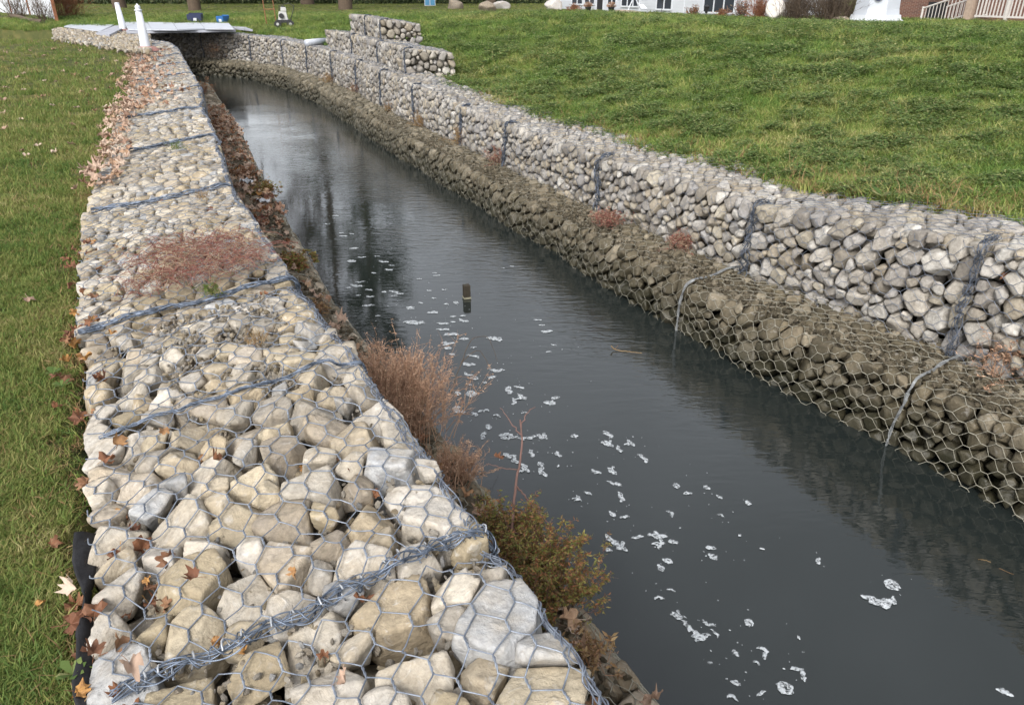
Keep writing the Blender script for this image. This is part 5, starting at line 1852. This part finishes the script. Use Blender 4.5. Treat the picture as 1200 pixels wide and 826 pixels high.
class Facade:
    """vertical wall plane through two surveyed base points"""
    def __init__(self, pa, pb, z=1.12):
        self.A = unproj(*pa, z); self.B = unproj(*pb, z)
        d = self.B - self.A; self.L = np.linalg.norm(d); self.d = d / self.L
        self.n = np.array([self.d[1], -self.d[0], 0])
        if self.n @ (CAM - self.A) < 0: self.n = -self.n
        self.ang = math.atan2(self.d[1], self.d[0])

    def hit(self, px, py):
        q = unproj(px, py, 1.12) - CAM
        t = ((self.A - CAM) @ self.n) / (q @ self.n)
        P = CAM + q * t
        return float((P - self.A) @ self.d), float(P[2])

    def box(self, u0, u1, z0, z1, out0, out1):
        """local box relative to A: along wall, height, distance outwards"""
        c = self.d * (u0 + u1) / 2 + self.n * (out0 + out1) / 2
        m = MB(); m.box((c[0], c[1], (z0 + z1) / 2 - self.A[2]), (abs(u1 - u0), abs(out1 - out0), z1 - z0), rz=self.ang)
        return m


def window(fc, root, px0, px1, py_bottom, ztop, panes=2):
    u0, z0 = fc.hit(px0, py_bottom); u1, _ = fc.hit(px1, py_bottom)
    w_ = fc.box(u0, u1, z0, ztop, .03, -.06).build("window", M_GLASS, root)
    def piece(*a):
        o = fc.box(*a).build("window_frame", M_WHITE, w_); return o
    f = .07
    piece(u0 - f, u0, z0 - f, ztop + f, 0, .06); piece(u1, u1 + f, z0 - f, ztop + f, 0, .06)
    piece(u0, u1, z0 - f, z0, 0, .09); piece(u0, u1, ztop, ztop + f, 0, .06)
    for k in range(1, panes):
        uu = u0 + (u1 - u0) * k / panes; piece(uu - .03, uu + .03, z0, ztop, .031, .055)
    zm = (z0 + ztop) / 2; piece(u0, u1, zm - .02, zm + .02, .031, .05)
    return w_


fc = Facade((648, 13.5), (886, 23.5), 1.0)
root = empty("white_house", tuple(fc.A)); tag(root, "low white house with lapped siding and white framed windows beyond the crest", "house")
u_split, _ = fc.hit(802, 12)
fc.box(0, fc.L, .6, 4.2, 0, -6).build("wall", M_SIDING, root)
# lapped siding boards, right-hand wing and base band
for wi, (ua, ub) in enumerate(((0, u_split - .06), (u_split + .06, fc.L))):
    nb = 28
    sid = [fc.box(ua, ub, .62 + k * .13, .62 + k * .13 + .118, .004, .022) for k in range(nb)]
    for k, m in enumerate(sid): m.build("siding_board", M_SIDING, root)
fc.box(u_split - .05, u_split + .05, .6, 4.2, 0, .05).build("corner_trim", M_WHITE, root)
for (a_, b2, y_, n_) in ((671, 683, 4.5, 2), (686, 697, 4.5, 2), (713, 722, 5, 2), (729, 749, 7, 3), (770, 787, 10.5, 2)): window(fc, root, a_, b2, y_, 2.75, n_)
window(fc, root, 825, 860, 14, 3.0, 3)
u0, z0 = fc.hit(700, 9); u1, _ = fc.hit(707, 9)
dr = fc.box(u0, u1, .7, 2.7, .03, -.05).build("door", M_BLACKP, root); fc.box(u0 - .08, u0, .7, 2.8, 0, .06).build("door_frame", M_WHITE, dr); fc.box(u1, u1 + .08, .7, 2.8, 0, .06).build("door_frame", M_WHITE, dr)
# pitched roof
ro = MB(); d_, n_ = fc.d, fc.n
pts_ = []
for u in (-.5, fc.L + .5):
    for (o_, z_) in ((.6, 4.1), (-3, 6.0), (-6.6, 4.1)):
        q = d_ * u + n_ * o_; pts_.append([q[0], q[1], z_ - fc.A[2]])
for u in (-.5, fc.L + .5):
    for (o_, z_) in ((.6, 4.0), (-3, 5.88), (-6.6, 4.0)):
        q = d_ * u + n_ * o_; pts_.append([q[0], q[1], z_ - fc.A[2]])
ro.add(pts_, Q=[[0, 3, 4, 1], [1, 4, 5, 2], [6, 7, 10, 9], [7, 8, 11, 10], [0, 6, 9, 3], [2, 5, 11, 8]], T=[[0, 1, 7], [0, 7, 6], [1, 2, 8], [1, 8, 7], [3, 9, 10], [3, 10, 4], [4, 10, 11], [4, 11, 5]])
ro.build("roof", M_ROOF, root)

# pots, white frame, lanterns, shrubs before the white house
for i, (px, py, lb) in enumerate(((689, 14.5, "dark planter with a round dead plant near the house door, left one"), (716, 15, "dark planter with a round dead plant near the big window, right one"))):
    p = on_ground(px, py + 1); root = empty("planter", tuple(p)); tag(root, lb, "planter", "planters before the white house")
    MB().lathe([(0, 0), (.10, 0), (.16, .26), (.17, .28), (.15, .28), (.14, .25), (0, .25)], sides=16).build("pot", M_BLACKP, root, True)
    tw = Tubes(); r = np.random.default_rng(i)
    P = np.zeros((120, 4, 3)); dd = rand_unit(r, 120); dd[:, 2] = np.abs(dd[:, 2]) * .9 + .2
    for k in range(4): P[:, k] = dd * .085 * k + [0, 0, .25]
    tw.add(P, .006, 3); tw.build("plant", M_TAN, root, 'stuff')
p = on_ground(742, 15.5)
root = empty("garden_stand", tuple(p)); tag(root, "white slanting frame legs with a tilted white tub on the crest", "garden stand")
m = MB(); m.tube([(-.32, 0, 0), (.05, .1, .85)], .03, 8); m.build("leg", M_WHITE, root)
m = MB(); m.tube([(.38, 0, 0), (.02, .1, .85)], .03, 8); m.build("leg", M_WHITE, root)
MB().box((.52, .05, .30), (.34, .3, .22), taper=.75, tilt=(-.18, 0)).build("tub", M_WHITE, root)
rock("low mossy stone edging beneath the white slanting frame", 735, 16, (.9, .25, .12), 8, M_ROCKB, "edging_stone", dz=-.02)
p = on_ground(827, 21)
root = empty("garden_lantern", tuple(p)); tag(root, "small black garden lantern before the white house window", "lantern")
MB().tube([(0, 0, 0), (0, 0, .18)], .015, 6).build("stake", M_BLACKP, root)
MB().lathe([(0, .16), (.05, .18), (.10, .36), (.13, .42), (.13, .44), (.0, .52)], sides=10).build("lamp_head", M_BLACKP, root)
p = on_ground(775, 18.5)
root = empty("garden_lantern", tuple(p)); tag(root, "thin black stake lantern left of the siding corner", "lantern")
MB().tube([(0, 0, 0), (0, 0, .62)], .013, 6).build("stake", M_BLACKP, root)
MB().lathe([(0, .60), (.05, .62), (.07, .74), (.0, .80)], sides=10).build("lamp_head", M_BLACKP, root)
for i, (px, py, R_, h_, n_, mt, lf_, lb) in enumerate([(812, 20, .35, .45, 60, M_BARK, M_LEAF_R, "small bare shrub at the white house's siding corner"),
                                                     (846, 21.5, .3, .40, 70, M_RUST, M_LEAF_R, "low rusty shrub under the triple window"),
                                                     (868, 22, .45, .75, 90, M_BARK, M_REDW, "dark leaved shrub at the white house's right corner"),
                                                     (889, 23, .30, .95, 160, M_RUST, M_REDW, "narrow dark red shrub between white house and grey stone"),
                                                     (672, 14, .5, .4, 90, M_RUST, M_LEAF_R, "rusty round shrub beside the whitish block"),
                                                     (930, 25, .95, 1.3, 330, M_BARK, None, "dense bare brown hedge bush, left of the bare pair"),
                                                     (972, 26, .95, 1.4, 360, M_BARK, None, "dense bare brown hedge bush, nearest the white lighthouse"),
                                                     (995, 26, .4, 1.0, 80, M_BARK, None, "pale wispy bare shrub leaning on the white lighthouse")]):
    p = on_ground(px, py)
    twig_bush(lb, "garden_shrub", "shrub", tuple(p), R_, h_, n_, mt, 640 + i, lf_, 900 if lf_ else 0, .03, stem_r=.007, side=6)
rock("grey rounded upright stone between red shrub and bare hedge", 907, 25, (.32, .25, .5), 9, M_ROCKW, dz=.1)
rock("brown rock lying at the lighthouse base", 1004, 27.5, (.28, .2, .18), 10, M_ROCKB)
rock("long grey rock lying left of the lighthouse base", 986, 27, (.35, .2, .14), 12, M_ROCKB)

# ornamental lighthouse
p = on_ground(1024, 28)
root = empty("garden_lighthouse", tuple(p)); tag(root, "white ornamental lighthouse with a round dark window and stepped base", "lighthouse")
MB().lathe([(0, .3), (.84, .3), (.80, .5), (.60, 3.2), (0, 3.2)], sides=8).build("tower", M_SHEET, root)
MB().lathe([(0, -.1), (1.02, -.1), (1.02, .13), (.93, .17), (.90, .3), (0, .3)], sides=8).build("stepped_base", M_WHITE, root)
MB().lathe([(.62, 3.2), (.8, 3.2), (.8, 3.28), (0, 3.28)], sides=8).build("gallery", M_WHITE, root)
MB().lathe([(.36, 3.28), (.36, 3.8), (0, 4.15)], sides=8).build("lantern_room", M_GLASS, root)
dcm = (CAM[:2] - np.array(p[:2])); dcm /= np.linalg.norm(dcm)
c_ = np.array([dcm[0] * .80, dcm[1] * .80, .90])
m = MB(); m.tube([c_ - np.array([*dcm, 0]) * .1, c_ + np.array([*dcm, 0]) * .03], .13, 18); m.build("round_window", simple("navy_glass", (.02, .03, .10), .2), root)

# brick house, steps and railed porch
fb = Facade((1049, 26), (1200, 33), 1.0)
root = empty("brick_house", tuple(fb.A)); tag(root, "brown brick house behind the railed porch at the top right", "house")
fb.box(-3.2, fb.L + 6, .6, 4.5, -1.6, -9).build("wall", M_BRICK, root)
uw0, _ = fb.hit(1061, 6); uw1, _ = fb.hit(1069, 6)
wn = fb.box(uw0, uw1, 2.05, 3.4, -1.58, -1.66).build("window", M_GLASS, root)
fb.box(uw0 - .1, uw1 + .1, 1.93, 2.05, -1.6, -1.48).build("sill", M_WHITE, wn)
fb.box(uw0 - .08, uw0, 2.05, 3.4, -1.6, -1.53).build("window_frame", M_WHITE, wn); fb.box(uw1, uw1 + .08, 2.05, 3.4, -1.6, -1.53).build("window_frame", M_WHITE, wn)
fb.box(-3.6, fb.L + 6.5, 4.5, 4.65, -1.2, -9.4).build("roof", M_ROOF, root)
M_RAIL = simple("painted_rail", (.52, .49, .46), .6, var=.08); M_DECKW = simple("deck_timber", (.13, .075, .05), .8, var=.2)
M_POSTB = simple("porch_post_paint", (.35, .27, .21), .7)
ud0, zd = fb.hit(1126, 23)
dk = empty("railed_porch", tuple(fb.A)); tag(dk, "raised porch with pale balustrade in front of the brick house", "porch")
fb.box(ud0, fb.L + 4, zd - .2, zd, .02, -1.58).build("porch_floor", M_DECKW, dk)
fb.box(ud0, fb.L + 4, .7, zd - .2, -.1, -.2).build("skirt_board", M_DECKW, dk)
fb.box(ud0 + .02, ud0 + .30, zd, 4.3, -.05, -.3).build("porch_pillar", M_POSTB, dk)
u = ud0 + .42; n_sec = 4; sec_l = (fb.L + 3 - u) / n_sec
for k in range(n_sec):
    ua, ub = u + sec_l * k, u + sec_l * (k + 1)
    fb.box(ub - .05, ub + .05, zd, zd + 1.05, -.03, -.13).build("rail_post", M_RAIL, dk)
    tr = fb.box(ua + .05, ub - .05, zd + .93, zd + 1.0, -.04, -.12).build("top_rail", M_RAIL, dk)
    br_ = fb.box(ua + .05, ub - .05, zd + .10, zd + .16, -.05, -.11).build("bottom_rail", M_RAIL, dk)
    nb = int((ub - ua - .1) / .13)
    for j in range(nb):
        uu = ua + .1 + (ub - ua - .2) * j / max(1, nb - 1); fb.box(uu - .018, uu + .018, zd + .16, zd + .93, -.062, -.098).build("baluster", M_RAIL, dk)
# stair to the porch with two handrails
us0, _ = fb.hit(1072, 27); stp = empty("porch_steps", tuple(fb.A)); tag(stp, "steps with slanting pale handrails climbing to the porch", "steps")
ns = 4
for k in range(ns):
    ua = us0 + (ud0 - us0) * k / ns; ub = us0 + (ud0 - us0) * (k + 1) / ns
    zt = 1.05 + (zd - 1.05) * (k + 1) / ns
    fb.box(ua + .004, ub, .75, zt - .003 * k, -.35, -1.4).build("step", M_DECKW, stp)
for off in (-.3, -1.45):
    a = fb.d * us0 + fb.n * off; b_ = fb.d * ud0 + fb.n * off
    za, zb_ = .67 - fb.A[2], zd - fb.A[2]
    hr = MB().tube([a + [0, 0, za + .85], b_ + [0, 0, zb_ + .95]], .035, 6).build("handrail", M_RAIL, stp)
    MB().tube([a + [0, 0, za + .12], b_ + [0, 0, zb_ + .16]], .025, 6).build("lower_rail", M_RAIL, stp)
    MB().tube([a + [0, 0, za - .2], a + [0, 0, za + .92]], .045, 6).build("newel_post", M_RAIL, stp)
    nb = 13
    for j in range(1, nb):
        t_ = j / nb; q = a * (1 - t_) + b_ * t_; zq = za * (1 - t_) + zb_ * t_
        MB().tube([q + [0, 0, zq + .12], q + [0, 0, zq + .88]], .014, 5).build("baluster", M_RAIL, stp)
uu0, _ = fb.hit(1063, 26); uu1, _ = fb.hit(1076, 26)
o = fb.box(uu0, uu1, .8, 1.75, -1.0, -1.5).build("dark_utility_box", M_BLACKP, None); o.location = tuple(fb.A)
o['label'] = "dark grey utility box between brick wall and porch steps"; o['category'] = "utility box"

# ------------------------------------------------------------------ trees past the far bank, mirrored in the water
def tree(label, loc, Hh, Wd, seed, leafy_=False, bare_first=.18, group="trees beyond the far bank"):
    r = np.random.default_rng(seed)
    root = empty("bare_tree" if not leafy_ else "evergreen_tree", loc); tag(root, label, "tree", group)
    K = 10; t = np.linspace(0, 1, K)
    tr = np.stack([np.cumsum(r.normal(size=K)) * .10, np.cumsum(r.normal(size=K)) * .10, t * Hh], 1); tr -= tr[0]
    m = MB(); m.tube(tr, Hh * .018 * (1.12 - t), 10); m.build("trunk", M_BARK, root, True)
    tb = Tubes()
    nL = 26
    par = r.uniform(bare_first, .97, nL); a = r.uniform(0, 6.28, nL)
    st_ = np.stack([np.interp(par, t, tr[:, k]) for k in range(3)], 1)
    ln = Wd * .5 * (1.05 - par * (.75 if leafy_ else .45)) * r.uniform(.7, 1.1, nL)
    up = r.uniform(.25, .9, nL) if not leafy_ else r.uniform(-.15, .3, nL)
    d = np.stack([np.cos(a), np.sin(a), up], 1); d /= np.linalg.norm(d, axis=1, keepdims=True)
    levels = [(st_, d, ln, Hh * .006)]
    ends = []
    for lev in range(4 if not leafy_ else 3):
        s0, d0, l0, r0 = levels[-1]
        n = len(s0); k = 6; tt = np.linspace(0, 1, k)
        P = s0[:, None] + d0[:, None] * (l0[:, None] * tt)[..., None]
        P = P + np.cumsum(r.normal(size=(n, k, 3)), axis=1) * l0[:, None, None] * .03
        P[:, :, 2] += (tt ** 2)[None] * l0[:, None] * .12
        tb.add(P, np.broadcast_to((r0 * (1.15 - tt))[None], (n, k)), 3 if lev else 5)
        ch = (7, 6, 4, 0)[lev]
        ends.append(P)
        if ch == 0 or (leafy_ and lev == 2): break
        i = np.repeat(np.arange(n), ch); u = r.uniform(.2, 1, n * ch) * (k - 1); k0 = np.minimum(u.astype(int), k - 2); f = (u - k0)[:, None]
        s1 = P[i, k0] * (1 - f) + P[i, k0 + 1] * f
        d1 = d0[i] + r.normal(size=(n * ch, 3)) * .55; d1[:, 2] += .12; d1 /= np.linalg.norm(d1, axis=1, keepdims=True)
        levels.append((s1, d1, l0[i] * r.uniform(.3, .55, n * ch), r0 * .5))
    tb.build("crown" if not leafy_ else "branches", M_BARK, root, None)
    if leafy_:
        n = 42000; Pe = ends[-1].reshape(-1, 3); c = Pe[r.integers(0, len(Pe), n)] + r.normal(size=(n, 3)) * .16
        u1 = rand_unit(r, n); u2 = np.cross(u1, rand_unit(r, n)); s_ = .16 * r.uniform(.5, 1.3, n)[:, None]
        V = np.stack([c - u2 * s_ * .3, c + u1 * s_, c + u2 * s_ * .3], 1).reshape(-1, 3)
        mesh_np("crown", V, np.arange(n * 3).reshape(-1, 3), M_EVER, root, False)
    return root


M_EVER = leafy("evergreen_needles", [(0, (.018, .032, .012)), (.6, (.035, .055, .018)), (1, (.06, .07, .03))], trans=.1)
tree("tall dense evergreen whose reflection darkens the middle of the canal", (-9.6, 47, 1.1), 20.5, 10, 1, True)
tree("broad bare tree beyond the far bank, left of the evergreen", (-17.5, 45, 1.1), 17, 12, 2)
tree("tall bare tree beyond the white deck", (-24, 50, 1.1), 20, 13, 3)
tree("slim bare tree beyond the machine, right of the evergreen", (-1.5, 60, 1.1), 17, 10, 4)
tree("tallest bare tree standing behind the evergreen", (-15, 60, 1.1), 25, 13, 5)
# hedge line far back: uncountable
r = np.random.default_rng(77)
n = 60000; x = r.uniform(-48, 12, n); P = np.stack([x, 64 + r.normal(size=n) * .8 + .05 * x, 1.1 + 3.6 * r.random(n) ** 1.2 * (1 + .3 * np.sin(x * .9))], 1)
u1 = rand_unit(r, n); u2 = np.cross(u1, rand_unit(r, n)); s_ = .22 * r.uniform(.5, 1.3, n)[:, None]
V = np.stack([P - u2 * s_ * .35, P + u1 * s_, P + u2 * s_ * .35], 1).reshape(-1, 3)
hd = mesh_np("far_hedge", V, np.arange(n * 3).reshape(-1, 3), M_EVER, None, False); hd['kind'] = 'stuff'
print("done", N_PARTS, N_TRI, time.time() - T0)
